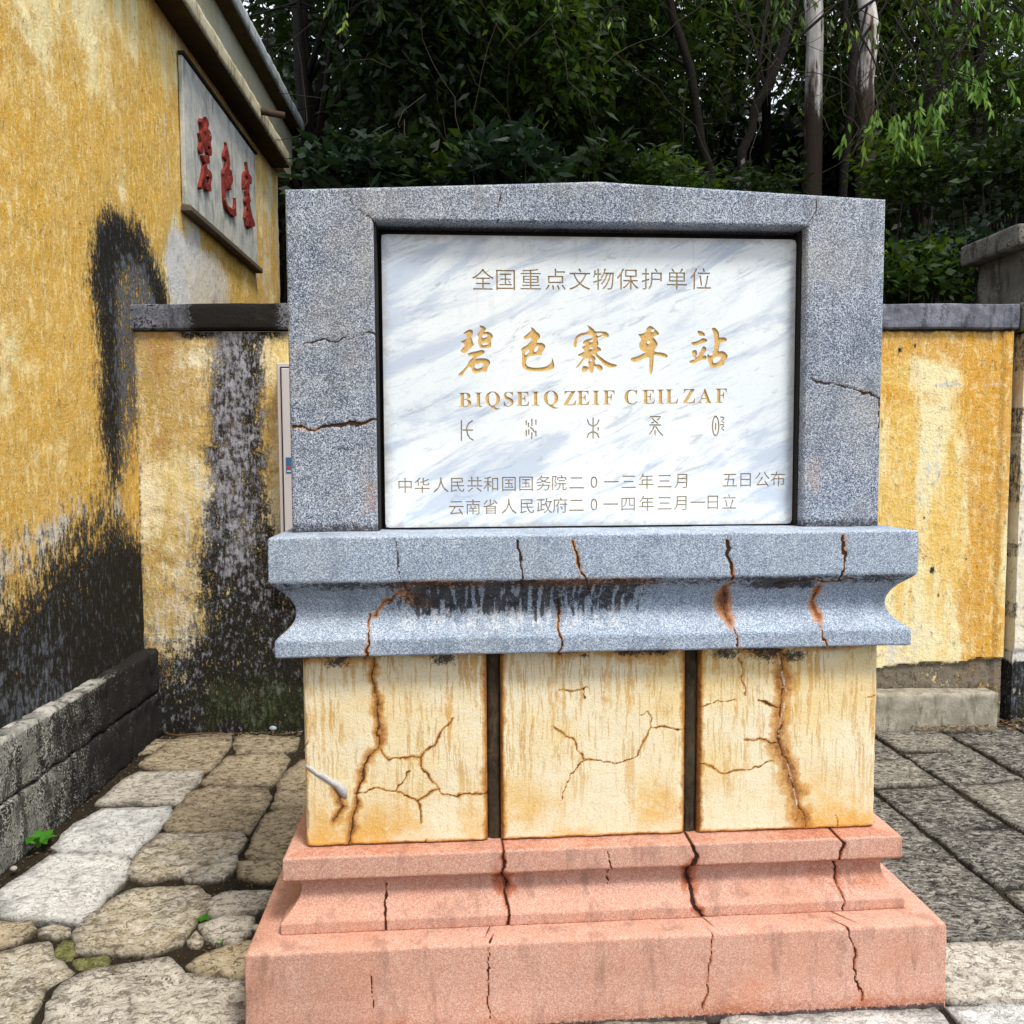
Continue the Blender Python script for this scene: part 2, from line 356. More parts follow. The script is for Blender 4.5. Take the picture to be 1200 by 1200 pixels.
M['piercap'] = m_concrete('weathered_pier_concrete', (.10, .10, .085), (.19, .19, .165), (.045, .04, .033), .8)
M['band'] = m_concrete('string_course_plaster', (.42, .38, .24), (.56, .51, .36), (.17, .13, .08), .55, 9)
M['soffit'] = simple('rusty_soffit', (.055, .038, .020), .9, .1, .7, 9)
M['parapet'] = m_concrete('grey_green_parapet', (.36, .37, .27), (.44, .44, .36), (.42, .28, .10), .1, 4, False, .45)
M['eave'] = m_concrete('grey_eave', (.27, .31, .33), (.38, .42, .44), (.17, .18, .17), .3, 8)
M['plaque'] = m_concrete('plaque_plaster', (.40, .42, .40), (.56, .56, .50), (.20, .215, .20), .10, 7, False, .7)
M['plaqueledge'] = simple('plaque_ledge', (.11, .085, .06), .8, .2, .4, 14)
M['wood'] = simple('old_wood', (.06, .038, .022), .8, .2, .5, 30)
M['block'] = m_concrete('kerb_block_stone', (.26, .24, .19), (.40, .37, .30), (.17, .15, .11), .35, 12)
M['plinthstone'] = m_concrete('sooty_plinth_stone', (.20, .20, .18), (.50, .49, .44), (.030, .031, .029), .85, 9, True)
def m_paving(name, cols, pit, spark, amt=.5, asp=1.5, bst=.75):
    g = G(name); r = g.rnd(); base = g.ramp(r, [(i / (len(cols) - 1), c) for i, c in enumerate(cols)])
    wp = g.map((1, asp, 1), vec=g.mix(.05, g.pos, g.noise(18, 3, .6, col=True)))
    n = g.noise(7, 7, .72); n2 = g.noise(17, 6, .75, g.map(loc=(3, 7, 1))); ch = g.noise(38, 5, .72, wp, .8); f = g.noise(150, 4, .75)
    c = g.mix(g.op('MULTIPLY', g.step(n, .46, .62), .6), base, tuple(x * .42 for x in cols[0]))
    c = g.mix(g.op('MULTIPLY', g.step(n2, .52, .60), .55), c, spark)
    c = g.mix(g.op('MULTIPLY', g.step(ch, .48, .41), amt * .85), c, spark)
    c = g.mix(g.op('MULTIPLY', g.step(ch, .52, .57), amt), c, pit)
    c = g.mix(g.op('MULTIPLY', g.step(f, .54, .66), .6), c, pit)
    c = g.mix(g.op('MULTIPLY', g.attr('edge'), .85), c, (.032, .026, .018))
    g.bump(g.op('ADD', g.op('MULTIPLY', ch, -1.8), g.op('ADD', g.op('MULTIPLY', f, .5), g.op('MULTIPLY', n2, 1.2))), bst, .012)
    return g.end(c, .75, .3)
M['pave'] = m_paving('pale_paving_stone', [(.56, .50, .39), (.50, .43, .30), (.62, .58, .50), (.46, .39, .27)], (.06, .05, .035), (.70, .67, .60), .65)
M['pavewhite'] = m_paving('worn_white_paving_stone', [(.80, .81, .80), (.76, .75, .71)], (.16, .16, .15), (.84, .85, .85), .55)
M['pavedark'] = m_paving('dark_chiselled_paving_stone', [(.17, .16, .145), (.22, .205, .18), (.14, .13, .12)], (.015, .014, .012), (.50, .48, .42), 1.0, 2.2, 1.0)
M['pavemid'] = m_paving('grey_chiselled_paving_stone', [(.26, .245, .21), (.32, .30, .25)], (.03, .027, .02), (.56, .53, .45), .85, 2.2, 1.0)
M['pavebrown'] = m_paving('brown_paving_stone', [(.44, .35, .22), (.50, .42, .28), (.36, .28, .18)], (.045, .032, .018), (.56, .49, .37), .7)
M['pavemoss'] = m_paving('mossy_paving_stone', [(.17, .18, .05), (.22, .21, .08)], (.04, .05, .012), (.34, .33, .16), .5)
M['soil'] = simple('dark_joint_soil', (.035, .028, .019), .95, .1, .7, 30, 0, .9, .02)
M['hill'] = simple('leaf_litter_slope', (.022, .018, .010), .95, .1, .7, 3, 0, .8, .05)
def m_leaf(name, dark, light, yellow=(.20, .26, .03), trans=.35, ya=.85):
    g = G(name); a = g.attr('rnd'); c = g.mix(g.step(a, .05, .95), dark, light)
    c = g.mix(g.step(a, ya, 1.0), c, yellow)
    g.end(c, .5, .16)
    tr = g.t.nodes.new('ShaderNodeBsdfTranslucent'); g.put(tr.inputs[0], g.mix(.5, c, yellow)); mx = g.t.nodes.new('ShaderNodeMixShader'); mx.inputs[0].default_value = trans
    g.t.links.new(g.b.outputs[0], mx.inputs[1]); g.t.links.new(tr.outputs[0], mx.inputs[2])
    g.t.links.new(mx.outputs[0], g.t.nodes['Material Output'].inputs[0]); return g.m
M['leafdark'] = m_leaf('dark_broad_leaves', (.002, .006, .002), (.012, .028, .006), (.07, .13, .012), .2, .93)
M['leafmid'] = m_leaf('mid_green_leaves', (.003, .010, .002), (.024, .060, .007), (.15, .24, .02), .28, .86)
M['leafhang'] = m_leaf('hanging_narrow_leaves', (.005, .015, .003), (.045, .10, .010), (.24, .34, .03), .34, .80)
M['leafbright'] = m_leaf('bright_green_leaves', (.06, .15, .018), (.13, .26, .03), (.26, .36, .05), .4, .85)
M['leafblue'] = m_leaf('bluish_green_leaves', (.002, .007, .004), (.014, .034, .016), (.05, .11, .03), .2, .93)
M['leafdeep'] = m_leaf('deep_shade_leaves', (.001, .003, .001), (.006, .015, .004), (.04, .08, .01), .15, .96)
M['weed'] = m_leaf('weed_leaves', (.04, .17, .015), (.08, .28, .025), (.12, .3, .03), .3)
M['litter'] = m_leaf('dry_leaves', (.10, .06, .03), (.26, .19, .11), (.4, .33, .22), .1)
M['bark'] = simple('dark_bark', (.009, .007, .005), .9, .15, .6, 18, 0, .8, .02)
def m_euca():
    g = G('pale_peeling_bark'); s_ = g.noise(1, 6, .7, g.map((16, 16, 2.2)))
    c = g.mix(g.step(s_, .42, .62), (.44, .40, .36), (.62, .60, .58)); c = g.mix(g.step(g.noise(1, 5, .7, g.map((12, 12, 1.4), loc=(3, 3, 3))), .56, .64), c, (.07, .045, .03))
    z = g.sep()[2]; c = g.mix(g.step(g.op('ADD', z, g.op('MULTIPLY', s_, 2.4)), 6.6, 5.9), c, (.035, .025, .018))
    g.bump(s_, .6, .03); return g.end(c, .85, .2)
M['euca'] = m_euca()

# ------------------------------------------------------------------ ground
ground = MB().add([(-60, -60, -.06), (60, -60, -.06), (60, 60, -.06), (-60, 60, -.06)], [(0, 1, 2, 3)]).build('ground', M['soil']); tag(ground, kind='structure')
def bump_soil():
    us = np.arange(-2.1, 3.6, .025); vs = np.arange(-.9, 2.5, .025)
    o = grid_obj('joint_soil', us, vs, lambda U, V: (U, V, -.026 + .018 * fbm(U, V, 14, 4, 3) - .004), lambda U, V: (U, V, U * 0 - .07), M['soil'])
    tag(o, kind='structure')
bump_soil()
pavement = bpy.data.objects.new('pavement', None); link(pavement); tag(pavement, kind='structure')
rs = random.Random(5)
def stone(poly, mat, top=0.0, thick=.05, seed=0, name='paving_stone', rough=.006, tilt=None, rings=9, grow=.004):
    P = [np.array(p[:2], float) for p in poly]; L = sum(np.linalg.norm(P[i] - P[i - 1]) for i in range(len(P)))
    n = max(20, int(L / .028)); pts = []
    ds = [np.linalg.norm(P[(i + 1) % len(P)] - P[i]) for i in range(len(P))]
    for i in range(len(P)):
        k = max(1, int(round(n * ds[i] / L)))
        for j in range(k): pts.append(P[i] + (P[(i + 1) % len(P)] - P[i]) * j / k)
    pts = np.array(pts)
    pts = .92 * pts + .04 * (np.roll(pts, 1, 0) + np.roll(pts, -1, 0))
    c = pts.mean(0); d = pts - c; rr = np.linalg.norm(d, axis=1, keepdims=True)
    jit = (fbm(pts[:, 0], pts[:, 1], 30, 4, 40 + seed) - .5)[:, None] * .036
    pts = pts + d / rr * (jit * .7 + grow)
    N = len(pts); V = []; E = []
    prof = [(-.004, -thick), (0.0, -.014), (.0015, -.004), (.005, -.0005)] + [(None, k / rings) for k in range(1, rings)]
    rng = np.random.RandomState(seed); tx, ty = (rng.rand(2) - .5) * .014 if tilt is None else tilt
    for a, b in prof:
        if a is not None:
            q = pts - (pts - c) / rr * a; z = np.full(N, float(b)); e = np.full(N, 1.0 if b < -.005 else .45)
        else:
            q = c + (pts - c) * (1 - b) * (1 - .012 / rr); z = np.zeros(N); e = np.full(N, max(0, .12 - b) * 1.5)
        hz = (fbm(q[:, 0], q[:, 1], 9, 3, 7) - .5) * rough * 2 + (fbm(q[:, 0], q[:, 1], 34, 3, 9) - .5) * rough * 1.3
        z = z + hz * (1 if (a is None or a > 0) else .4) + top + (q[:, 0] - c[0]) * tx + (q[:, 1] - c[1]) * ty
        V.append(np.column_stack([q, z])); E.append(e)
    V.append(np.array([[c[0], c[1], top]])); E.append(np.zeros(1)); V = np.concatenate(V); E = np.concatenate(E); F = []
    R_ = len(prof)
    for r in range(R_ - 1):
        for k in range(N): F.append((r * N + k, r * N + (k + 1) % N, (r + 1) * N + (k + 1) % N, (r + 1) * N + k))
    for k in range(N): F.append(((R_ - 1) * N + k, (R_ - 1) * N + (k + 1) % N, R_ * N))
    # orientation: counter-clockwise seen from above
    x, y = pts[:, 0], pts[:, 1]
    if np.sum(x * np.roll(y, -1) - np.roll(x, -1) * y) < 0: F = [f[::-1] for f in F]
    return mesh_obj(name, V, F, mat, pavement, {'edge': E}, True)
def cpoly(c, ox=0, oy=840, s=3.243): return [gz(ox + x / s, oy + y / s) for x, y in c]
LS = [
 ('pavebrown', [(535,175),(640,95),(700,65),(875,60),(865,105),(800,190),(760,200),(600,192)]),
 ('pavebrown', [(905,75),(940,60),(1130,75),(1120,115),(1060,128),(910,130),(895,110)]),
 ('pavebrown', [(870,145),(1060,134),(1090,160),(1050,230),(1030,252),(780,250),(775,235),(840,180)]),
 ('pave', [(370,322),(470,235),(530,205),(760,202),(755,235),(700,290),(690,318),(440,320)]),
 ('pavebrown', [(720,290),(800,264),(1012,274),(1018,300),(945,428),(660,430),(640,400),(660,360)]),
 ('pavewhite', [(220,480),(290,400),(390,345),(440,347),(640,338),(640,370),(540,480),(500,518),(330,503),(240,500)]),
 ('pavebrown', [(1055,290),(1080,215),(1150,160),(1190,160),(1180,330),(1070,340),(1035,330)]),
 ('pavebrown', [(960,478),(1010,370),(1060,350),(1160,345),(1100,500),(1060,532),(960,525),(940,505)]),
 ('pave', [(490,590),(540,500),(610,440),(905,432),(925,460),(895,505),(680,592),(560,603)]),
 ('pave', [(705,595),(892,523),(885,560),(840,600),(750,608)]),
 ('pavewhite', [(5,720),(0,660),(100,590),(190,522),(240,510),(440,517),(485,545),(470,590),(380,690),(310,768),(180,757),(20,743)]),
 ('pave', [(290,820),(330,760),(450,680),(520,648),(740,642),(780,680),(770,720),(680,840),(560,873),(310,873)]),
 ('pavebrown', [(910,548),(1060,540),(1055,600),(1000,612),(925,592)]),
 ('pave', [(795,700),(880,655),(1025,658),(1000,700),(960,728),(820,738)]),
 ('pave', [(775,780),(850,752),(950,762),(940,800),(830,843),(790,820)]),
 ('pavebrown', [(730,935),(830,880),(955,852),(960,960),(870,972),(770,957)]),
 ('pavemoss', [(205,880),(240,827),(280,832),(298,880),(270,903),(210,900)]),
 ('pavemoss', [(282,907),(400,882),(422,900),(400,928),(300,930)]),
 ('pave', [(150,800),(200,780),(260,795),(268,818),(200,828),(155,822)]),
 ('pavebrown', [(-60,770),(120,768),(140,800),(60,848),(-60,880)]),
 ('pave', [(-80,905),(90,855),(190,838),(205,905),(290,945),(170,1020),(100,1168),(60,1300),(-120,1300)]),
 ('pave', [(310,945),(430,925),(640,892),(700,960),(760,975),(960,985),(990,1180),(960,1320),(120,1320),(160,1150),(200,1030)]),
 ('pave', [(865,842),(900,824),(922,832),(905,850),(880,856)]),
 ('pave', [(715,835),(745,800),(765,830),(760,860),(725,862)]),
]
for i, (m, c) in enumerate(LS):
    big = i in (20, 21)
    stone(cpoly(c), M[m], -.010 if big else (-.016 if m == 'pavemoss' else -.004), seed=i + 1, rough=.008 if big else .006, grow=.018 if i < 16 else .006)
# right of the monument: columns of chiselled slabs running away from the camera
def col_x(x0, x1, ys, mats, g=.010, sd=100):
    for k, (a, b) in enumerate(zip(ys[:-1], ys[1:])):
        jx = rs.uniform(-.02, .02); m = mats if isinstance(mats, str) else mats[k % len(mats)]
        stone([(x0 + g, a + g + jx), ((x0 + x1) / 2, a + g - jx * .3), (x1 - g, a + g - jx), (x1 - g * .8, b - g), (x0 + g, b - g + jx)], M[m], -.006 + rs.uniform(-.004, .003), seed=sd + k, rough=.005)
col_x(.86, 1.335, [-.01, .26, .74, 1.18, 1.62, 2.0], ['pave', 'pavedark', 'pavedark', 'pavemid', 'pavedark'], sd=100)
col_x(1.345, 1.68, [-.01, .25, .52, .93, 1.34, 1.63, 2.0], ['pave', 'pavemid', 'pavedark', 'pavedark', 'pavemid', 'pavedark'], sd=120)
col_x(1.69, 2.045, [-.01, .40, .95, 1.35, 1.72, 2.0], ['pave', 'pavedark', 'pavemid', 'pavedark', 'pavemid'], sd=140)
col_x(2.055, 2.44, [.1, .62, 1.10, 1.45, 1.78, 2.04], ['pavedark'], sd=160)
col_x(2.45, 2.95, [.3, .85, 1.30, 1.65, 2.05], ['pavedark'], sd=180)
col_x(2.96, 3.5, [.5, 1.1, 1.6, 2.05], ['pavedark'], sd=190)
# the row along the front of the monument and the nearer rows
for r, (y0, y1) in enumerate(((-.30, .004), (-.62, -.31))):
    x = -.60 if r == 0 else -.4
    k = 0
    while x < 3.0:
        w = rs.uniform(.34, .58); m = 'pavewhite' if (r == 0 and x < 1.0 and k % 3 != 1) else 'pave'
        stone([(x + .012, y0 + .01), (x + w - .012, y0 + .012), (x + w - .014, y1 - .006), (x + w * .5, y1 - .002), (x + .014, y1 - .008)], M[m], -.008, seed=200 + r * 20 + k, rings=6)
        x += w; k += 1
# stones between the left joint and the foot of the boundary wall, mostly in the dark
for i, q in enumerate([[(-1.86, 2.0), (-1.50, 2.02), (-1.48, 2.2), (-1.84, 2.21)], [(-1.08, 2.0), (-.62, 1.98), (-.62, 2.18), (-1.06, 2.16)], [(-.98, 1.25), (-.62, 1.2), (-.62, 1.9), (-.96, 1.92)], [(-.94, .66), (-.62, .66), (-.62, 1.14), (-.95, 1.16)]]):
    stone(q, M['pavebrown'], -.012, seed=260 + i, rings=6)

for i in range(4):                                      # the hidden strip behind the monument
    for j in range(4):
        x0 = -.58 + i * .36; y0 = .66 + j * .37
        stone([(x0, y0), (x0 + .34, y0), (x0 + .34, y0 + .35), (x0, y0 + .35)], M['pavebrown' if i < 2 else 'pavedark'], -.010, seed=400 + i * 4 + j, rings=5)
# ------------------------------------------------------------------ monument
HW0, HW4, Y4 = .85, .7266, .125
YB = .495                         # back plane of the pedestal
mon = thing('stone_monument', (0, .31, 0), 'cracked stone inscription monument on a stepped pink base with a white marble plaque', 'monument')
mon['_w'] = (0, .31, 0)
def wpts(px, y): return [(lambda p: (p[0], p[2]))(gy(u, v, y)) for u, v in px]
def cracks(X, Z, lst, y, seed=0):
    """returns crack, rust masks and inward depth at points X, Z for cracks traced as (pixels, width m, rust width m)"""
    jx = (fbm(X, Z, 34, 5, 11 + seed) - .5) * .026; jz = (fbm(X, Z, 34, 5, 31 + seed) - .5) * .026
    C = np.zeros(np.shape(X)); Rr = np.zeros(np.shape(X)); D = np.zeros(np.shape(X))
    wv = .40 + 1.5 * fbm(X, Z, 17, 3, 5) ** 1.5 * 1.3
    for px, w, r in lst:
        pts = wpts(px, y); d = seg_dist(X + jx, Z + jz, pts)
        C = np.maximum(C, 1 - smooth(w * wv * .45, w * wv * 1.25, d)); D = np.maximum(D, (1 - smooth(0, w * wv * 1.3, d)) * min(.012, w * 1.0))
        if r > 0: Rr = np.maximum(Rr, (1 - smooth(0, r * (.2 + 1.3 * fbm(X, Z, 30, 4, 77)), d)))
    return C, Rr, D
mm = .001
PANEL_CR = [
 ([(436,770),(442,830),(444,870),(430,895),(418,930),(412,965),(408,992)], 3.0*mm, 26*mm),
 ([(444,875),(460,889),(492,888),(510,870),(530,845)], 1.8*mm, 10*mm), ([(492,888),(500,905),(512,925),(520,930),(572,932)], 1.8*mm, 10*mm),
 ([(415,928),(450,923),(465,925),(490,937),(505,930),(515,925)], 2.4*mm, 11*mm), ([(465,925),(475,915),(482,902)], 1.5*mm, 7*mm), ([(492,937),(497,955),(494,965)], 2.2*mm, 9*mm),
 ([(498,985),(500,992)], 1.6*mm, 8*mm),
 ([(650,850),(675,868),(685,890),(720,895),(750,885)], 1.5*mm, 7*mm), ([(685,892),(670,905),(662,940)], 1.2*mm, 5*mm), ([(655,808),(690,808)], 1.6*mm, 6*mm),
 ([(750,885),(757,868),(765,852),(805,857)], 1.7*mm, 8*mm), ([(765,852),(758,832),(748,838)], 1.1*mm, 5*mm), ([(684,808),(684,822)], 1*mm, 5*mm),
 ([(912,762),(920,800),(914,840),(912,870),(925,900),(935,940),(942,970)], 3.2*mm, 46*mm), ([(912,870),(895,866),(875,868)], 2.2*mm, 12*mm), ([(918,832),(905,826),(888,820)], 1.8*mm, 9*mm),
 ([(820,895),(850,905),(880,900),(905,890)], 1.6*mm, 9*mm), ([(820,828),(842,824),(862,822)], 1.4*mm, 8*mm), ([(868,768),(871,790),(875,812)], 1.2*mm, 8*mm), ([(978,955),(980,972)], 1.8*mm, 8*mm),
 ([(392,922),(400,945),(392,962)], 3*mm, 26*mm), ([(1018,818),(1028,817)], 1.8*mm, 5*mm), ([(362,868),(356,876)], 1.6*mm, 6*mm)]
core = MB().box(-HW4 + .02, HW4 - .02, Y4 + .035, YB - .02, .36, .90).build('pedestal_core', M['core'], mon)
PX = [(-HW4, -.277), (-.243, .2255), (.2605, HW4)]
def panel(x0, x1):
    z0, z1 = .394, .886; st = .0024
    us = np.linspace(x0, x1, int((x1 - x0) / st)); vs = np.linspace(z0 - .001, z1, int((z1 - z0) / st))
    U, V = np.meshgrid(us, vs, indexing='ij'); C, Rr, D = cracks(U, V, [(a, b * .62, c * (.8 if c < .02 else 1.1)) for a, b, c in PANEL_CR], Y4)
    e = np.minimum(np.minimum(U - x0, x1 - U), V - z0); r = .007
    rag = (fbm(U, V, 40, 4, 3) - .45) * .010
    rnd_ = np.where(e < r, r - np.sqrt(np.maximum(0, r * r - (r - np.clip(e, 0, r)) ** 2)), 0)
    chip = (1 - smooth(0, .008, e + rag)) * .006
    Y = Y4 + D + rnd_ * .6 + chip + (fbm(U, V, 10, 3, 8) - .5) * .003
    inner = [x for x in (x0, x1) if abs(x) < .6]
    Je = np.full(U.shape, 9.0)
    for x in inner: Je = np.minimum(Je, np.abs(U - x))
    n = fbm(U, V, 30, 4, 61)
    rust = np.maximum(Rr * .95, .95 * (1 - smooth(.002, .010 + .030 * n * n, Je)))
    rust = np.maximum(rust, .9 * (1 - smooth(.002, .008 + .016 * fbm(U, V, 18, 3, 4), V - z0)))
    tp = z1 - V; cap = fbm(U, V * .3, 12, 4, 91)
    rust = np.maximum(rust, .8 * (1 - smooth(.006, .008 + .075 * np.clip(cap - .33, 0.02, 1) * 2, tp)))
    soot = .95 * (1 - smooth(.003, .010 + .06 * np.clip(cap - .40, 0, 1) * 2, tp))
    for px, rr in (((395,776),.03), ((520,772),.035), ((640,768),.0), ((850,765),.04), ((900,765),.05), ((930,768),.04), ((685,768),.012)):
        q = gy(*px, Y4); soot = np.maximum(soot, .85 * (1 - smooth(0, max(rr, .001), np.hypot((U - q[0]) * .5, (V - q[2])))))
    white = U * 0
    q = wpts([(912,770),(922,812),(912,860),(926,905),(938,960)], Y4)
    white = np.maximum(white, .8 * (1 - smooth(.001, .006, seg_dist(U, V, q))) * (fbm(U, V, 60, 2, 3) > .45))
    C = np.where(white > .3, C * .3, C)
    A = dict(crack=lambda a, b: C, rust=lambda a, b: rust, soot=lambda a, b: soot, white=lambda a, b: white * .8)
    return grid_obj('front_panel', us, vs, lambda a, b: (U, Y, V), lambda a, b: (U, U * 0 + Y4 + .04, V), M['cream'], mon, attrs=A)
for a, b in PX: panel(a, b)
for x in (-.26, .243):
    mb = MB(); us = 12; z = np.linspace(.392, .884, 26); 
    v = []; f = []
    for i, zz in enumerate(z):
        w = .0165
        for k, (dx, dy) in enumerate(((-w, .016), (-w * .9, .006), (-w * .3, .003 + .004 * math.sin(i * 1.7)), (w * .4, .004), (w * .95, .007), (w, .016))):
            v.append((x + dx, Y4 + dy + rs.uniform(-.0015, .0015) + .012, zz))
    for i in range(25):
        for k in range(5): f.append((i * 6 + k, i * 6 + k + 1, i * 6 + k + 7, i * 6 + k + 6))
    mb.add(v, f).build('joint_strip', M['joint'], mon, True)
for s in (-1, 1):                                  # plain side and back panels
    x = s * HW4
    MB().box(min(x, x - s * .03), max(x, x - s * .03), Y4 + .041, YB, .394, .886, .004).build('side_panel', M['cream'], mon)
MB().box(-HW4 + .031, HW4 - .031, YB - .019, YB, .394, .886, .004).build('back_panel', M['cream'], mon)
# silver caulk smeared into the broken corner of the first panel
cp = [gy(u, v, Y4 + .003) for u, v in ((358, 897), (364, 900), (371, 906), (379, 909), (388, 916), (396, 919), (403, 928), (406, 936))]
MB().tube(cp, [.004, .007, .0065, .009, .008, .012, .013, .004], 8).build('caulk_smear', M['caulk'], mon, True)

def sweep(name, prof, hw, yf, yb, mat, crk, stains, nf=500, ycr=.09, ns=50):
    """moulding: a (offset, height) profile carried round all four sides with mitred corners"""
    prof = np.array(prof, float)
    seg = np.hypot(*np.diff(prof, axis=0).T); T = np.concatenate([[0], np.cumsum(seg)])
    keepc = [0]; ts = []
    for i, L in enumerate(seg):
        k = max(1, int(L / (.0032 if prof[i, 0] > -.06 and prof[i + 1, 0] > -.06 else .03)))
        ts += list(T[i] + L * np.arange(k) / k)
    ts.append(T[-1]); ts = np.array(ts)
    O = np.interp(ts, T, prof[:, 0]); Z = np.interp(ts, T, prof[:, 1])
    side = []
    for t in np.linspace(0, 1, ns, endpoint=False): side.append((0, t))       # left, back -> front
    for t in np.linspace(0, 1, nf, endpoint=False): side.append((1, t))       # front
    for t in np.linspace(0, 1, ns, endpoint=False): side.append((2, t))
    for t in np.linspace(0, 1, 30, endpoint=False): side.append((3, t))
    S = np.array([a for a, _ in side]); TT = np.array([b for _, b in side])
    Og = O[None, :] + 0 * TT[:, None]; Zg = Z[None, :] + 0 * TT[:, None]; Sg = S[:, None] + 0 * Og; Tg = TT[:, None] + 0 * Og
    def place(Og):
        a = hw + Og; f0 = yf - Og; b0 = yb + Og
        X = np.select([Sg == 0, Sg == 1, Sg == 2], [-a, -a + 2 * a * Tg, a], a - 2 * a * Tg)
        Y = np.select([Sg == 0, Sg == 1, Sg == 2], [b0 + (f0 - b0) * Tg, f0, f0 + (b0 - f0) * Tg], b0)
        return X, Y
    X, Y = place(Og); fr = (Sg == 1).astype(float)
    C, Rr, D = cracks(X, Zg, crk, ycr); C, Rr, D = C * fr, Rr * fr, D * fr
    dirt = stains(X, Zg, Og, fr)
    und = (fbm(X + Y, Zg, 7, 3, 2) - .5) * .003
    ed = np.ones_like(Og); ed[:, 0] = 0; ed[:, -1] = 0
    X, Y = place(Og - D * ed + und * ed)
    Z2 = Zg + (fbm(X, Y, 9, 3, 6) - .5) * .003 * ed
    nv = len(ts); nu = len(TT); idx = np.arange(nu * nv).reshape(nu, nv); nx = np.roll(idx, -1, 0)
    F = np.stack([idx[:, :-1], idx[:, 1:], nx[:, 1:], nx[:, :-1]], -1).reshape(-1, 4)
    V = np.stack([X, Y, Z2], -1).reshape(-1, 3)
    rust = np.maximum(Rr, dirt.get('rust', 0) * np.ones_like(Og)); 
    A = dict(crack=C, rust=rust, soot=dirt.get('soot', 0) * np.ones_like(Og), white=dirt.get('white', 0) * np.ones_like(Og))
    o = mesh_obj(name, V, F, mat, mon, A, True)
    return o
# cornice -------------------------------------------------------
COR = [(-.25, 1.172), (-.02, 1.172), (.058, 1.171), (.061, 1.168), (.062, 1.120), (.062, 1.068), (.060, 1.062), (.050, 1.051), (.033, 1.036), (.019, 1.018), (.011, 1.000), (.009, .985), (.011, .970), (.019, .955), (.031, .942), (.045, .931), (.052, .925), (.053, .920), (.053, .886), (.050, .883), (.02, .883), (-.30, .883)]
COR_CR = [([(463,628),(465,655),(472,680),(475,692)], 2.4*mm, 0), ([(603,635),(610,665),(612,690)], 3*mm, 3*mm), ([(670,635),(680,665),(690,692)], 2.6*mm, 9*mm),
 ([(434,722),(432,745),(430,768)], 2.6*mm, 8*mm), ([(475,692),(455,705),(440,722)], 1*mm, 14*mm), ([(657,702),(655,735),(656,764)], 2.8*mm, 9*mm), ([(849,633),(853,660),(852,682)], 4.5*mm, 11*mm),
 ([(852,690),(850,708),(857,728)], 1*mm, 34*mm), ([(860,735),(863,757)], 2.6*mm, 7*mm), ([(983,625),(985,650),(980,680)], 2.4*mm, 6*mm), ([(961,690),(958,705),(964,724)], .8*mm, 24*mm), ([(962,733),(963,754)], 3*mm, 6*mm), ([(905,682),(1000,678)], .8*mm, 6*mm)]
def cor_st(X, Z, O, fr):
    col1 = fbm(X * 1.0, X * 0, 70, 2, 3); col2 = fbm(X, X * 0, 26, 3, 13)
    lo = .992 - .045 * col1 * 1.2; band = smooth(lo, lo + .022, Z) * (1 - smooth(1.048, 1.066, Z))
    inx = smooth(-.64, -.44, X) * (1 - smooth(-.02, .30, X))
    drip = smooth(.34, .48, fbm(X + .004 * fbm(X, Z, 20, 2, 3), Z * .08, 130, 2, 21))
    s = band * inx * (.20 + .66 * drip) * (.66 + .7 * col2)
    top = smooth(1.030 - .02 * col2, 1.055, Z) * (1 - smooth(1.060, 1.068, Z))
    s = np.maximum(s, top * (.40 + .6 * fbm(X, Z, 13, 4, 71)))
    bl = smooth(.30, .40, X) * (1 - smooth(.50, .62, X)) * smooth(1.015, 1.035, Z) * (1 - smooth(1.055, 1.066, Z))
    s = np.maximum(s, bl * .8 * (.4 + fbm(X, Z, 20, 3, 9)))
    w = smooth(.93, .945, Z) * (1 - smooth(.985, 1.0, Z)) * inx * (fbm(X, Z * .1, 110, 2, 5) > .5) * .55
    w = np.maximum(w, smooth(.925, .935, Z) * (1 - smooth(.95, .965, Z)) * .28)
    w = np.maximum(w, (Z > 1.1705) * .45 * (fbm(X, O, 12, 3, 2) > .35))
    ru = inx * smooth(1.03, 1.05, Z) * (1 - smooth(1.06, 1.07, Z)) * fbm(X, Z, 9, 3, 33) * 1.0
    rb = (1 - smooth(0, .07, np.abs(X + .45 + (Z - 1.02)))) * smooth(.985, 1.0, Z) * (1 - smooth(1.03, 1.05, Z)) * .75
    ru = np.maximum(ru, rb)
    return dict(soot=s * fr, white=w * fr, rust=ru * fr)
sweep('cornice', COR, HW4, Y4, YB, M['grey_pale'], COR_CR, cor_st)
# lower moulding ------------------------------------------------
MOU = [(-.20, .395), (-.01, .394), (.044, .392), (.048, .389), (.0485, .362), (.0485, .338), (.046, .333), (.030, .329), (.018, .320), (.012, .308), (.012, .294), (.016, .280), (.026, .262), (.040, .246), (.051, .236), (.0545, .233), (.055, .230), (.055, .2045), (-.2, .2045)]
MOU_CR = [([(453,1040),(453,1070),(457,1092)], 2.8*mm, 5*mm), ([(586,985),(592,1010),(590,1030),(593,1060),(590,1088)], 3.4*mm, 12*mm), ([(589,1024),(592,1040)], 3*mm, 46*mm), ([(808,970),(814,1000),(806,1025),(815,1058),(826,1078)], 3.8*mm, 12*mm), ([(805,1018),(810,1036)], 4*mm, 44*mm), ([(816,1060),(824,1076)], 4*mm, 24*mm),
 ([(974,972),(985,986),(981,1010),(984,1050),(986,1070)], 3.2*mm, 8*mm), ([(981,1008),(983,1035)], 4.5*mm, 12*mm), ([(712,993),(715,1028),(714,1045)], 1.3*mm, 4*mm), ([(540,1092),(700,1088),(820,1078)], 2.2*mm, 0)]
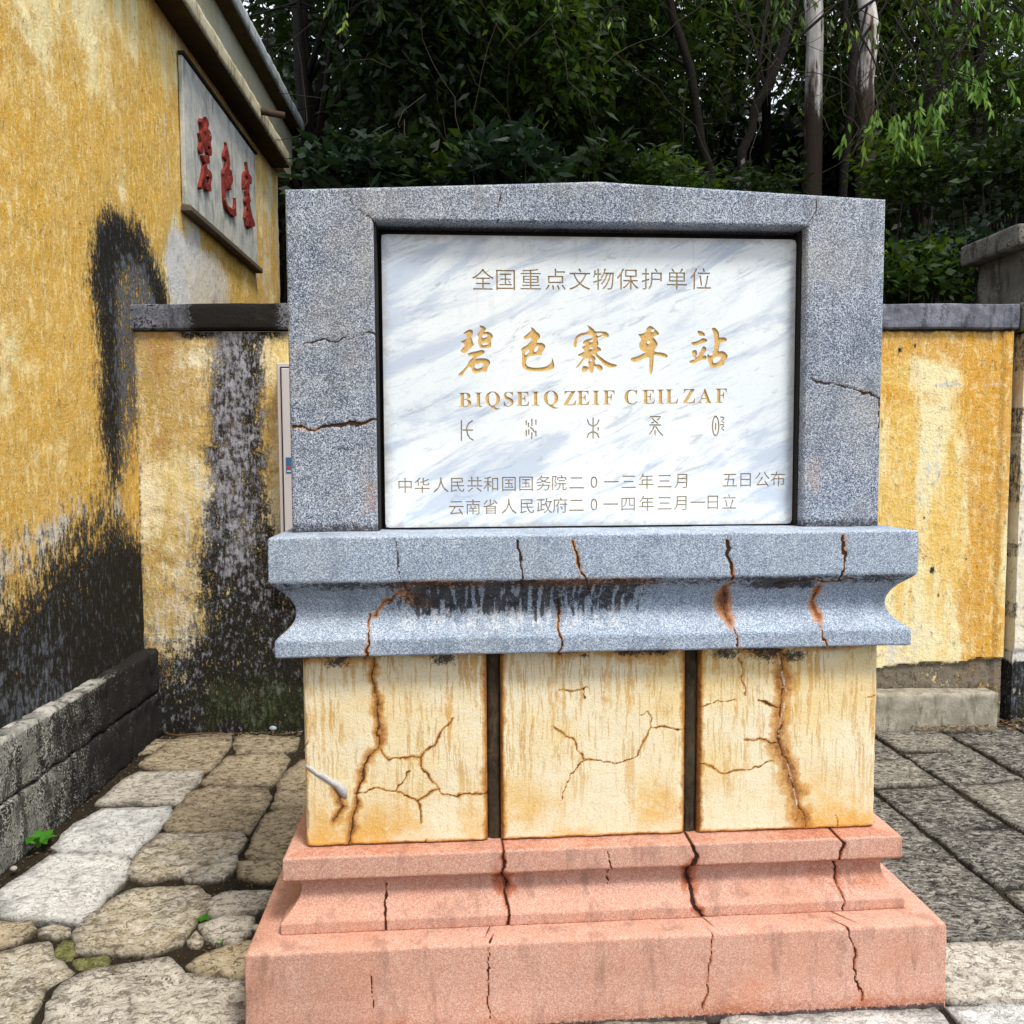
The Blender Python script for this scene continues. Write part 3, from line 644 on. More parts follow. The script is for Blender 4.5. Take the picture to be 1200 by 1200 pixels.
def mou_st(X, Z, O, fr):
    n = fbm(X, Z, 7, 4, 8)
    r = smooth(.300, .33, Z) * (1 - smooth(.334, .345, Z)) * (.10 + .45 * n)
    r = np.maximum(r, smooth(.50, .75, n) * smooth(.24, .26, Z) * (1 - smooth(.32, .335, Z)) * .30)
    r = np.maximum(r, (Z > .391) * .36 * (.3 + n)); r = np.maximum(r, (1 - smooth(.2045, .222, Z)) * .32 * (.4 + n))
    return dict(rust=r * fr, soot=fr * (1 - smooth(.2045, .209, Z)) * .5, white=fr * 0)
sweep('lower_moulding', MOU, HW4, Y4, YB, M['pink'], MOU_CR, mou_st)
# plinth --------------------------------------------------------
PLI = [(-.32, .2052), (-.06, .2050), (-.006, .2035), (-.002, .201), (.000, .197), (.001, .15), (.0, .08), (.002, .02), (.001, -.03)]
PLI_CR = [([(576,1105),(570,1150),(574,1199)], 1.6*mm, 4*mm), ([(435,1140),(436,1180)], 1*mm, 3*mm), ([(832,1078),(835,1095),(828,1150),(825,1182)], 1.6*mm, 5*mm), ([(990,1068),(1000,1110),(1008,1172)], 1.8*mm, 6*mm)]
def pli_st(X, Z, O, fr):
    n = fbm(X, Z, 6, 4, 18)
    r = (1 - smooth(.0, .035 + .05 * n, Z)) * .35 * (.4 + n); r = np.maximum(r, smooth(.55, .85, n) * .16)
    s = (1 - smooth(-.006, .006 + .008 * n, Z)) * .9
    s = np.maximum(s, (1 - smooth(0, .09, np.abs(X - .10))) * smooth(.12, .18, Z) * (1 - smooth(.18, .2, Z)) * .38)
    return dict(rust=r * fr, soot=s * fr, white=fr * 0)
sweep('plinth', PLI, HW0, 0.0, .62, M['pink'], PLI_CR, pli_st, ycr=0.0)
# frame round the plaque ----------------------------------------
YF, YFB = .20, .42
FX, FT = .759, 2.013
IL, IR, IB, IT = -.5465, .552, 1.176, 1.941
FR_CR = [([(357,402),(385,398),(410,397),(430,390),(441,392)], 2.2*mm, 0), ([(345,502),(370,501),(400,500),(420,495),(442,492)], 3.8*mm, 9*mm), ([(441,262),(422,248),(405,222)], 2.0*mm, 0), ([(585,258),(588,213)], 1.8*mm, 0),
 ([(950,443),(975,448),(1000,457),(1034,468)], 2.8*mm, 2*mm), ([(1033,466),(1031,505)], 3*mm, 5*mm), ([(948,262),(955,245),(964,222)], 1.9*mm, 0)]
def frame():
    st = .0033
    def lin(a, b): return list(np.linspace(a, b, max(2, int((b - a) / st)))[:-1])
    us = np.array(lin(-FX, IL) + lin(IL, IR) + lin(IR, FX) + [FX]); vs = np.array(lin(1.1725, IB) + lin(IB, IT) + lin(IT, FT) + [FT])
    U, V = np.meshgrid(us, vs, indexing='ij')
    pk = np.interp(U, [-FX, -.45, .011, .45, FX], [0, .012, .032, .013, 0])
    Z = V + pk * smooth(IT, FT, V)
    C, Rr, D = cracks(U, Z, FR_CR, YF)
    e = np.minimum(np.minimum(U + FX, FX - U), FT - V); r = .006
    di = np.where((U > IL - .02) & (U < IR + .02) & (V < IT + .02), np.maximum(np.maximum(IL - U, U - IR), V - IT), 9.0); di = np.where(di < 0, 0, di)
    e = np.minimum(e, di)
    rn = np.where(e < r, r - np.sqrt(np.maximum(0, r * r - (r - np.clip(e, 0, r)) ** 2)), 0)
    Y = YF + D + rn + (fbm(U, V, 8, 3, 8) - .5) * .002
    n = fbm(U, V, 12, 4, 4)
    soot = (1 - smooth(1.178, 1.20 + .02 * n, V)) * .75
    soot = np.maximum(soot, (1 - smooth(.0, .016, np.abs(V - 1.38))) * (U < IL) * .55 * (n > .5))
    soot = np.maximum(soot, (1 - smooth(0, .022, IL - U)) * (U < IL) * smooth(1.56, 1.5, V) * (1 - smooth(1.0, 2.0, V)) * .5 * (fbm(U, V, 30, 3, 3) > .45))
    rust = np.maximum(Rr * .5, (1 - smooth(0, .06, np.abs(U + .56))) * (U < IL) * (1 - smooth(1.25, 1.45, V)) * .26 * smooth(.35, .6, fbm(U, V, 15, 3, 2)))
    rust = np.maximum(rust, (1 - smooth(0, .05, np.abs(U - .585))) * (U > IR) * (1 - smooth(.02, .10, np.abs(V - 1.30))) * .22)
    A = dict(crack=lambda a, b: C, rust=lambda a, b: rust, soot=lambda a, b: soot, white=lambda a, b: U * 0)
    return grid_obj('frame', us, vs, lambda a, b: (U, Y, Z), lambda a, b: (U, U * 0 + YFB, Z), M['grey'], mon, keep=lambda a, b: ~((a > IL) & (a < IR) & (b < IT)), attrs=A)
frame()
MB().box(-.70, .70, .31, .44, 1.1726, 1.99, .004).build('back_slab', M['grey'], mon)
MB().box(IL - .03, IR + .03, .285, .309, 1.1727, IT + .03).build('bedding_mortar', M['gap'], mon)
MB().box(IL + .0005, IL + .005, YF + .012, .284, 1.1765, IT - .001).build('side_sealant', M['gap'], mon)
MB().box(IR - .004, IR - .0005, YF + .030, .284, 1.1765, IT - .001).build('side_sealant', M['gap'], mon)

# ------------------------------------------------------------------ marble plaque with cut lettering
PY = .25                                     # marble face
ml, mr_, mb_, mt_ = -.531, .545, 1.177, 1.921
def text_loops(ch):
    cu = bpy.data.curves.new('glyph', 'FONT'); cu.body = ch; cu.size = 1; cu.resolution_u = 3
    o = bpy.data.objects.new('glyph', cu); COL.objects.link(o); bpy.context.view_layer.update()
    me = bpy.data.meshes.new_from_object(o.evaluated_get(bpy.context.evaluated_depsgraph_get()))
    vs = [(v.co.x, v.co.y) for v in me.vertices]; cnt = {}
    wel = {}; rep = []
    for i, p in enumerate(vs):
        k = (round(p[0], 5), round(p[1], 5)); wel.setdefault(k, i); rep.append(wel[k])
    for p in me.polygons:
        q = [rep[i] for i in p.vertices]
        a = sum(vs[q[i]][0] * vs[q[(i + 1) % len(q)]][1] - vs[q[(i + 1) % len(q)]][0] * vs[q[i]][1] for i in range(len(q)))
        if a < 0: q = q[::-1]
        for i in range(len(q)): cnt[(q[i], q[(i + 1) % len(q)])] = 1
    nxt = {}
    for (a, b) in cnt:
        if (b, a) not in cnt: nxt.setdefault(a, []).append(b)
    loops = []
    while nxt:
        s = next(iter(nxt)); L = [s]; c = s
        while True:
            l = nxt[c]; d = l.pop()
            if not l: del nxt[c]
            if d == s or d not in nxt: break
            L.append(d); c = d
        if len(L) > 2: loops.append(np.array([vs[i] for i in L]))
    bpy.data.objects.remove(o); bpy.data.meshes.remove(me); bpy.data.curves.remove(cu)
    return loops
def thin(L, d):
    """move an outline inwards (interior on the left) by d"""
    a = L - np.roll(L, 1, 0); b = np.roll(L, -1, 0) - L
    def nrm(v): return np.stack([-v[:, 1], v[:, 0]], 1) / (np.linalg.norm(v, axis=1, keepdims=True) + 1e-9)
    n = nrm(a) + nrm(b); l = np.linalg.norm(n, axis=1, keepdims=True); n = n / (l + 1e-9); k = 1 / np.maximum(.5, l / 2)
    return L + n * k * d
_gc = {}
def glyph(ch, cx, cy, h, wfac=1.0, thick=0.0, em=True, bbh=None):
    """outline of ch, centred on a photo pixel, as loops in plaque (x, z)"""
    if ch not in _gc: _gc[ch] = text_loops(ch)
    out = []; LL = _gc[ch]
    P = np.concatenate(LL)
    if em: ox, oy, s = .5, .38, h
    else: ox, oy = (P[:, 0].min() + P[:, 0].max()) / 2, (P[:, 1].min() + P[:, 1].max()) / 2; s = h / (bbh or (P[:, 1].max() - P[:, 1].min()))
    c = gy(cx, cy, PY); k = (gy(cx, cy - 10, PY)[2] - c[2]) / 10
    for L in LL:
        L = thin(L, thick) if thick else L
        out.append(np.stack([c[0] + (L[:, 0] - ox) * s * k * wfac, c[2] + (L[:, 1] - oy) * s * k], 1))
    return out
LINES = {}
r1 = []
for ch, x in zip('全国重点文物保护单位', (100, 203, 317, 430, 540, 648, 757, 868, 980, 1088)): r1.append(glyph(ch, 540 + x / 3.871, 327.3 - (x - 590) * .0008, 27.5, 1, .004))
LINES['upper'] = (r1, 'tan', 'thin faded gilt heading across the top of the plaque')
TR = {  # traced brush characters: outlines in zoomed pixels -> photo pixels
 'jade': (525, 375, 9.23, [
  [(160,145),(205,112),(240,100),(268,110),(268,150),(250,180),(262,215),(272,245),(266,262),(292,250),(262,290),(215,335),(180,365),(140,350),(138,325),(170,295),(185,275),(150,245),(138,228),(165,222),(200,205),(205,180),(195,155)],
  [(335,58),(370,60),(408,85),(410,105),(385,130),(430,125),(465,140),(488,168),(480,195),(462,215),(468,250),(460,300),(440,305),(400,305),(350,310),(335,280),(320,230),(335,190),(315,165),(325,145),(350,115),(355,85)],
  [(365,172),(400,155),(430,165),(415,188),(375,198)], [(360,258),(400,246),(435,250),(425,268),(380,275)],
  [(205,365),(260,345),(320,335),(370,320),(400,340),(385,370),(340,390),(310,408),(300,420),(350,413),(420,415),(455,440),(455,475),(430,510),(420,560),(385,560),(330,570),(275,580),(262,560),(250,510),(225,510),(190,550),(150,610),(108,605),(120,580),(165,540),(215,480),(230,440),(260,415),(280,395),(235,395)],
  [(285,490),(330,470),(375,468),(390,485),(370,515),(320,528),(290,520)]]),
 'colour': (525, 375, 9.23, [
  [(890,75),(930,90),(950,120),(990,150),(1000,185),(975,215),(955,245),(1010,245),(1045,260),(1055,290),(1035,330),(1015,355),(1015,380),(960,385),(870,395),(850,430),(840,470),(860,500),(920,515),(1000,515),(1070,500),(1115,465),(1125,430),(1120,400),(1140,440),(1155,515),(1110,545),(1020,555),(930,555),(850,545),(805,515),(795,470),(800,400),(800,340),(788,325),(800,300),(850,275),(895,230),(905,200),(880,195),(845,215),(818,205),(820,180),(860,150),(890,125),(905,100)],
  [(828,372),(835,345),(858,328),(882,325),(872,358),(845,382)], [(925,335),(950,290),(982,280),(975,320),(945,352)]]),
 'stockade': (660, 375, 9.23, [
  [(250,52),(300,75),(335,105),(345,125),(420,122),(470,130),(495,155),(490,190),(455,185),(430,172),(400,185),(370,195),(375,230),(385,265),(365,285),(400,300),(412,320),(405,335),(375,345),(360,360),(400,395),(460,440),(520,470),(590,485),(560,515),(490,515),(430,480),(390,430),(350,390),(330,375),(305,372),(340,395),(355,420),(338,440),(345,480),(390,480),(425,500),(430,530),(405,555),(375,540),(350,505),(335,500),(325,560),(310,580),(285,560),(285,530),(245,560),(210,570),(200,540),(210,500),(240,495),(265,508),(280,498),(265,470),(278,420),(250,415),(222,435),(200,465),(165,510),(130,522),(160,485),(200,430),(220,395),(165,390),(158,375),(210,350),(235,335),(205,305),(205,290),(250,270),(210,262),(215,235),(250,210),(290,200),(318,190),(322,165),(260,158),(200,172),(165,195),(148,240),(140,300),(112,295),(112,240),(135,180),(185,145),(250,135),(280,115),(275,80)],
  [(355,148),(405,140),(428,152),(375,178)], [(290,225),(325,222),(320,236),(285,242)], [(285,300),(325,298),(320,315),(280,318)], [(285,440),(300,425),(310,432),(300,452)]]),
 'cart': (660, 375, 9.23, [
  [(850,150),(895,130),(900,90),(940,60),(965,70),(1000,100),(1045,150),(1010,170),(970,185),(1000,215),(1025,260),(1005,300),(985,330),(990,345),(1060,350),(1115,365),(1135,395),(1115,412),(1060,395),(990,380),(980,400),(975,470),(965,570),(945,600),(932,560),(930,470),(930,400),(880,415),(820,445),(765,460),(725,435),(735,410),(800,395),(860,365),(900,345),(850,340),(825,310),(820,260),(845,215),(830,180),(805,152)],
  [(950,118),(975,95),(992,115),(960,138)], [(900,250),(920,225),(945,230),(930,262)]]),
 'halt': (790, 375, 15.0, [
  [(410,182),(480,195),(530,225),(550,280),(500,285),(440,280),(415,240)],
  [(290,395),(400,375),(460,345),(500,318),(560,330),(590,365),(555,395),(470,420),(400,450),(345,462),(320,430)],
  [(310,560),(350,525),(400,535),(403,600),(385,660),(420,635),(450,580),(485,500),(510,460),(550,470),(570,510),(540,580),(505,630),(560,620),(575,650),(560,700),(500,700),(420,730),(330,775),(260,740),(280,715),(340,695),(370,690),(330,630)],
  [(655,145),(710,130),(765,175),(790,230),(790,310),(840,305),(900,305),(935,350),(900,380),(800,410),(790,490),(775,555),(850,545),(905,570),(945,620),(930,690),(880,740),(880,780),(850,805),(770,820),(670,855),(640,820),(600,740),(580,650),(590,595),(640,635),(690,600),(665,585),(700,530),(710,450),(705,340),(690,240)],
  [(680,690),(740,650),(830,645),(810,700),(770,750),(690,760)]]),
}
def chaikin(L, n=1):
    L = np.asarray(L, float)
    for _ in range(n):
        N = np.roll(L, -1, 0); q = np.empty((2 * len(L), 2)); q[0::2] = L * .78 + N * .22; q[1::2] = L * .22 + N * .78; L = q
    return L
def traced(key):
    ox, oy, s, LL = TR[key]; out = []
    for L in LL: out.append(np.array([(lambda p: (p[0], p[2]))(gy(ox + x / s, oy + y / s, PY)) for x, y in chaikin(L)]))
    return out
BIG = {k: traced(k) for k in TR}
r3 = []
lat = dict(B=135, I=182, Q=232)
for ch, x in zip('BIQSEIQZEIFCEILZAF', (135, 182, 232, 288, 338, 383, 437, 503, 550, 595, 640, 718, 780, 822, 862, 922, 978, 1035)):
    g_ = chr(0x1D400 + ord(ch) - 65); yy = 370 + (296 - (x - 135) * .0165) / 3
    r3.append(glyph(g_, 500 + x / 3, yy + (1.3 if ch == 'Q' else 0), 17.0, 1.0, 0, False, .69))
LINES['latin'] = (r3, 'gold', 'line of gilded capital letters on the plaque')
def stroke(px, w=1.55, s=3.0, ox=500, oy=370):
    P = np.array([(lambda p: (p[0], p[2]))(gy(ox + x / s, oy + y / s, PY)) for x, y in px]); w = w * .00215 / 2
    t = np.gradient(P, axis=0) if len(P) > 2 else np.repeat((P[1] - P[0])[None], 2, 0)
    t = t / np.linalg.norm(t, axis=1, keepdims=True); n = np.stack([-t[:, 1], t[:, 0]], 1)
    return np.concatenate([P + n * w, (P - n * w)[::-1]])
YI = [[(122,368),(122,405),(122,440)], [(126,402),(145,402),(163,402)], [(162,368),(148,378),(141,392),(140,400.0)], [(141,404.5),(145,420),(153,431),(165,438)],
      [(350,368),(350,384)], [(350,402),(350,424)], [(358,376),(358,392)], [(370,362),(370,388)], [(364,392),(372,398),(380,410)], [(370,410),(369,434)], [(384,365),(384,384)], [(384,404),(384,424)], [(359,400),(359,418)],
      [(585,358),(585,395),(585,432)], [(565,365),(570,380),(582,388)], [(588,388),(600,380),(606,365)], [(564,430),(569,415),(582,408)], [(588,408),(600,415),(606,430)], [(603,392),(603,404)],
      [(785,355),(803,355),(824,355)], [(792,360),(802,370),(814,379)], [(819,360),(809,368)], [(800,373),(789,378)], [(783,384),(803,384),(824,384)], [(800,388),(794,402),(783,418)], [(805,388),(815,405),(831,422)], [(803,402),(803,420)],
      [(1016,377),(1016,402)], [(1032,356),(1046,358)], [(1046,362),(1036,370),(1046,376)], [(1032,382),(1046,384)], [(1046,388),(1036,396),(1046,404)], [(1034,412),(1046,416)]]
_n = (4, 9, 6, 8, 5); r4 = []; _k = 0
for q_ in _n: r4.append([stroke(s_) for s_ in YI[_k:_k + q_]]); _k += q_
a_ = np.linspace(0, 2 * math.pi, 25)[:-1]
for rx, ry in ((13.5, 37), (8.5, 31)): r4[4].append(np.array([(lambda p: (p[0], p[2]))(gy(500 + (1016 + rx * math.cos(t)) / 3, 370 + (388 + ry * math.sin(t)) / 3, PY)) for t in a_]))

LINES['yi'] = (r4, 'tan', 'row of five small upright symbols under the capitals')
r5 = []
for ch, x in zip('中华人民共和国国务院二0一三年三月五日公布', (85, 134, 188, 235, 285, 333, 383, 432, 482, 527, 577, 627, 677, 727, 777, 830, 880, 1017, 1062, 1110, 1155)):
    y = 540 + (71 - (x - 85) * .0175) / 2.449
    r5.append(glyph(ch, 440 + x / 2.449, y, 19.4 if ch != '0' else 14.0, 1 if ch != '0' else .95, .003 if ch != '0' else .004, ch != '0', None))
LINES['date'] = (r5, 'tan', 'upper of the two small dated lines at the foot of the plaque')
r6 = []
for ch, x in zip('云南省人民政府二0一四年三月一日立', (232, 280, 330, 383, 435, 485, 530, 577, 627, 675, 725, 778, 830, 878, 925, 968, 1015)):
    y = 540 + (134 - (x - 232) * .021) / 2.449
    r6.append(glyph(ch, 440 + x / 2.449, y, 19.4 if ch != '0' else 14.0, 1 if ch != '0' else .95, .003 if ch != '0' else .004, ch != '0', None))
LINES['date2'] = (r6, 'tan', 'lower of the two small dated lines at the foot of the plaque')
def cdt_fill(loops, extra=None):
    """constrained triangulation; returns verts, tris and for each tri whether it lies inside the loops (even-odd)"""
    V = []; E = []
    for L in (([extra] if extra is not None else []) + loops):
        n = len(V); V += [Vector((float(a), float(b))) for a, b in L]; E += [(n + i, n + (i + 1) % len(L)) for i in range(len(L))]
    r = delaunay_2d_cdt(V, E, [], 0, 1e-7)
    P = np.array([(p.x, p.y) for p in r[0]]); T = np.array([t for t in r[2] if len(t) == 3]); c = P[T].mean(1)
    ins = np.zeros(len(T), bool)
    for L in loops:
        A = np.asarray(L); B = np.roll(A, -1, 0); lo = A.min(0) - 1e-6; hi = A.max(0) + 1e-6
        cand = np.where((c[:, 0] > lo[0]) & (c[:, 0] < hi[0]) & (c[:, 1] > lo[1]) & (c[:, 1] < hi[1]))[0]
        if not len(cand): continue
        x, y = c[cand, 0][:, None], c[cand, 1][:, None]
        cr = ((A[None, :, 1] > y) != (B[None, :, 1] > y)) & (x < (B[None, :, 0] - A[None, :, 0]) * (y - A[None, :, 1]) / (B[None, :, 1] - A[None, :, 1] + 1e-15) + A[None, :, 0])
        ins[cand] ^= (cr.sum(1) % 2 == 1)
    return P, T, ins
def plate(P, T, yf, yb):
    """solid plate from flat triangles: front at yf, border walls back to yb"""
    a = P[T]; ar = (a[:, 1, 0] - a[:, 0, 0]) * (a[:, 2, 1] - a[:, 0, 1]) - (a[:, 2, 0] - a[:, 0, 0]) * (a[:, 1, 1] - a[:, 0, 1])
    T = np.where(ar[:, None] < 0, T[:, ::-1], T)
    e = np.concatenate([T[:, [0, 1]], T[:, [1, 2]], T[:, [2, 0]]]); S = set(map(tuple, e.tolist()))
    b = [(i, j) for i, j in S if (j, i) not in S]; n = len(P)
    V = [(x, yf, z) for x, z in P] + [(x, yf, z) for x, z in P] + [(x, yb, z) for x, z in P]
    F = [tuple(t) for t in T.tolist()] + [(j + n, i + n, i + 2 * n, j + 2 * n) for i, j in b]
    used = sorted({i for f in F for i in f}); m = {k: i for i, k in enumerate(used)}
    return np.array([V[i] for i in used]), [tuple(m[i] for i in f) for f in F]
allL = []
for k in BIG: allL += BIG[k]
for k in LINES:
    for g_ in LINES[k][0]: allL += g_
c_ = .010; rect = np.array([(ml + c_, mb_), (mr_ - c_, mb_), (mr_ - c_ * .4, mb_ + c_ * .4), (mr_, mb_ + c_), (mr_, mt_ - c_), (mr_ - c_ * .4, mt_ - c_ * .4), (mr_ - c_, mt_), (ml + c_, mt_), (ml + c_ * .4, mt_ - c_ * .4), (ml, mt_ - c_), (ml, mb_ + c_), (ml + c_ * .4, mb_ + c_ * .4)])
P_, T_, ins_ = cdt_fill(allL, rect)
V_, F_ = plate(P_, T_[~ins_], PY, PY + .0042)
base = MB().box(ml + .0006, mr_ - .0006, PY + .0043, .2845, mb_ + .0006, mt_ - .0006)
n_ = len(V_); V_ = np.concatenate([V_, np.array(base.v)]); F_ = F_ + [tuple(i + n_ for i in f) for f in base.f]
ed = np.minimum.reduce([V_[:, 0] - ml, mr_ - V_[:, 0], V_[:, 2] - mb_, mt_ - V_[:, 2]])
plq = mesh_obj('marble_plaque', V_, F_, M['marble'], mon, {'soot': 0 * ed})
tag(plq, 'white marble plaque with blue grey veins and gilded lettering')
def lay(name, loops, mat, label=None):
    P, T, ins = cdt_fill(loops); V, F = plate(P, T[ins], PY + .0030, PY + .0042); o = mesh_obj(name, V, F, M[mat], plq)
    if label: tag(o, label)
for k, (l, m, lab) in LINES.items():
    for g_ in l: lay('engraved_character', g_, m)
for k in BIG: lay('gilded_character', BIG[k], 'gold')

# ------------------------------------------------------------------ boundary wall
fdir = np.array([1, -.041, 0]); fdir /= np.linalg.norm(fdir); fnrm = np.array([fdir[1], -fdir[0], 0.0])
FK = -2.1946; f0 = fnrm * FK                                # point of the wall face nearest the world origin
def fw(a, d, z): return f0[0] + fdir[0] * a + fnrm[0] * d, f0[1] + fdir[1] * a + fnrm[1] * d, z     # along, towards camera, up
def fuv(u, v):
    p = on_plane(u, v, fnrm, FK); return (p - f0) @ fdir, p[2]
bw = thing('boundary_wall', (0, 2.35, 0), 'yellow limewashed boundary wall with grey coping running behind the monument', 'wall')
def nearest(U, V, px, r, sx=1.0, sz=1.0, fn=fuv):
    q = fn(*px); return 1 - smooth(0, r, np.hypot((U - q[0]) * sx, (V - q[1]) * sz))
def fence_left():
    a0, a1 = fuv(160, 500)[0] - .02, -.32
    us = np.arange(a0, a1, .012); vs = np.arange(-.05, 1.985, .012); U, V = np.meshgrid(us, vs, indexing='ij')
    n = fbm(U, V, 5, 4, 3); nb = fbm(U, V, 14, 4, 8)
    c = a0 + .49; wd = .155 + .13 * smooth(1.4, .6, V) + .05 * (n - .5)
    soot = (1 - smooth(.35, 1.30, np.abs(U - c + .10 * (n - .5) - .02) / wd)) * (.66 + .55 * nb) * smooth(.15, .5, V + .35)
    dk = smooth(.86, .18, V + .45 * (n - .5) - .22 * smooth(a0 + .15, a0 + .7, U)) * (.72 + .6 * nb)
    pale = (1 - smooth(0, .36, np.hypot((U - a0 - .16) * 1.2, (V - .62) * .75)))
    dk = dk * (1 - pale * .75)
    soot = np.maximum(soot, dk)
    soot = np.maximum(soot, (1 - smooth(0, .05 + .05 * n, 1.985 - V)) * (1 - smooth(.16, .34, np.abs(U - c))) * 1.1)
    soot = np.maximum(soot, (1 - smooth(.01, .05, U - a0)) * .55)
    moss = smooth(.55, .15, V) * .75 * (n > .35) * smooth(a0 + .1, a0 + .4, U)
    white = (1 - smooth(.12, .36, np.abs(U - (a0 + .88)) + .1 * n)) * .40 + pale * .45 * (V < .95)
    white = np.maximum(white, .45 * (1 - smooth(.03, .16, np.abs(U - a0 - .30))) * smooth(1.8, 1.2, V))
    rust = np.maximum((1 - smooth(.0, .22, np.abs(U - a0 - .14))) * smooth(1.35, 1.9, V) * .65, smooth(.66, .80, fbm(U, V, 9, 4, 22)) * .6)
    blu = (1 - smooth(.0, .20, np.abs(U - c))) * .60 * smooth(.5, 1.0, V)
    dp = (fbm(U, V, 6, 4, 2) - .5) * .008 - smooth(.60, .75, fbm(U, V, 12, 4, 22)) * .004
    A = dict(soot=soot, white=white, deep=U * 0 + .1 * (n > .5), rust=rust, moss=moss, bluish=blu, crack=U * 0)
    return grid_obj('left_face', us, vs, lambda a, b: fw(U, dp, V), lambda a, b: fw(U, U * 0 - .15, V), M['fencepale'], bw, attrs={k: (lambda x: (lambda a, b: x))(v) for k, v in A.items()})
fence_left()
XR0, XR1 = .55, fuv(1185, 500)[0]
def fence_right():
    us = np.arange(XR0, XR1, .010); vs = np.arange(-.05, 1.985, .010); U, V = np.meshgrid(us, vs, indexing='ij')
    n = fbm(U, V, 5, 4, 13); nb = fbm(U, V, 16, 4, 28)
    pe = .285 + .05 * fbm(U, U * 0, 9, 4, 3) - .03 * smooth(2.0, 1.7, U)
    peel = 1 - smooth(-.004, .004, V - pe)
    dp = (fbm(U, V, 6, 4, 2) - .5) * .006 - peel * .016 + (fbm(U, V, 30, 3, 5) - .5) * .01 * peel
    L = XR1
    lip = smooth(L - .060, L - .052, U) * .012; dp = dp + lip
    deep = (1 - smooth(.0, .20, np.abs(U - (L - .12)))) * 1.0 + smooth(1.72, 1.9, V) * .45 + (1 - smooth(0, .1, np.abs(V - 1.64))) * .30 - .45 * smooth(1.5, 1.1, V)
    white = (n * .55 + .02) * smooth(1.7, 1.2, V) * (1 - smooth(L - .30, L - .12, U)) + .5 * (1 - smooth(.0, .03, np.abs(V - 1.70 - .03 * n))) * smooth(1.9, 2.0, U) * (n > .45)
    soot = peel * (.62 + .45 * nb); soot = np.maximum(soot, (1 - smooth(0, .02, 1.985 - V)) * .9)
    for px, r in (((1092, 668), .022), ((1100, 697), .015), ((1133, 655), .010), ((1061, 708), .012), ((1083, 607), .008), ((1072, 405), .016), ((1054, 410), .02)):
        soot = np.maximum(soot, nearest(U, V, px, r, 1.3, .8) * 1.2)
    crk = (1 - smooth(.002, .006, np.abs(V - pe - .006))) * .9
    crk = np.maximum(crk, (1 - smooth(.002, .007, np.abs(U - (L - .054)))) * .45)
    A = dict(soot=soot, white=white * (1 - peel), deep=deep, rust=(1 - smooth(0, .05, np.abs(U - (L - .13)))) * .5 * (1 - peel) + (1 - smooth(0, .05, np.abs(U - 1.87))) * smooth(1.55, 1.8, V) * .5, moss=U * 0, bluish=peel * .85, crack=crk)
    return grid_obj('right_face', us, vs, lambda a, b: fw(U, dp, V), lambda a, b: fw(U, U * 0 - .15, V), M['fence'], bw, attrs={k: (lambda x: (lambda a, b: x))(v) for k, v in A.items()})
fence_right()
a_l = fuv(160, 500)[0] - .02
MB().box(a_l, XR1, -.30, -.02, -.05, 1.984, 0, lambda a, d, z: fw(a, d, z)).build('wall_core', M['fencepale'], bw)
def coping(a0, a1, seed, sootf):
    us = np.linspace(a0, a1, int((a1 - a0) / .012)); tz = np.array([-.33, -.25, -.1, .0, .02, .028, .031, .031, .031, .031, .031, .029, .02, .0]); zz = np.array([2.108, 2.112, 2.113, 2.112, 2.110, 2.106, 2.09, 2.07, 2.05, 2.03, 2.01, 1.994, 1.988, 1.987])
    tt = np.linspace(0, 13, 60); D0 = np.interp(tt, range(14), tz); Z0 = np.interp(tt, range(14), zz)
    U, K = np.meshgrid(us, np.arange(60), indexing='ij'); D = D0[K]; Z = Z0[K]
    D = D + (fbm(U, Z + D, 12, 4, seed) - .5) * .010 - smooth(.62, .72, fbm(U, Z + D, 9, 3, seed + 3)) * .006; Z = Z + (fbm(U, D, 7, 3, seed + 1) - .5) * .008
    s = sootf(U, Z)
    return grid_obj('coping_stone', us, np.arange(60), lambda a, b: fw(U, D, Z), lambda a, b: fw(U, U * 0 - .2, np.clip(Z, 2.0, 2.1)), M['coping'], bw, attrs={'soot': lambda a, b: s})
coping(a_l - .03, -.3, 5, lambda U, Z: .42 * (1 - smooth(.12, .24, np.abs(U - a_l - .52))) + .05)
coping(.55, XR1 + .005, 15, lambda U, Z: -.02 + U * 0)
MB().box(-.31, .56, -.30, .025, 1.987, 2.108, .004, lambda a, d, z: fw(a, d, z)).build('coping_stone', M['coping'], bw)
MB().box(-.33, .56, -.15, 0.0, -.05, 1.985, 0, lambda a, d, z: fw(a, d, z)).build('middle_face', M['fencepale'], bw)

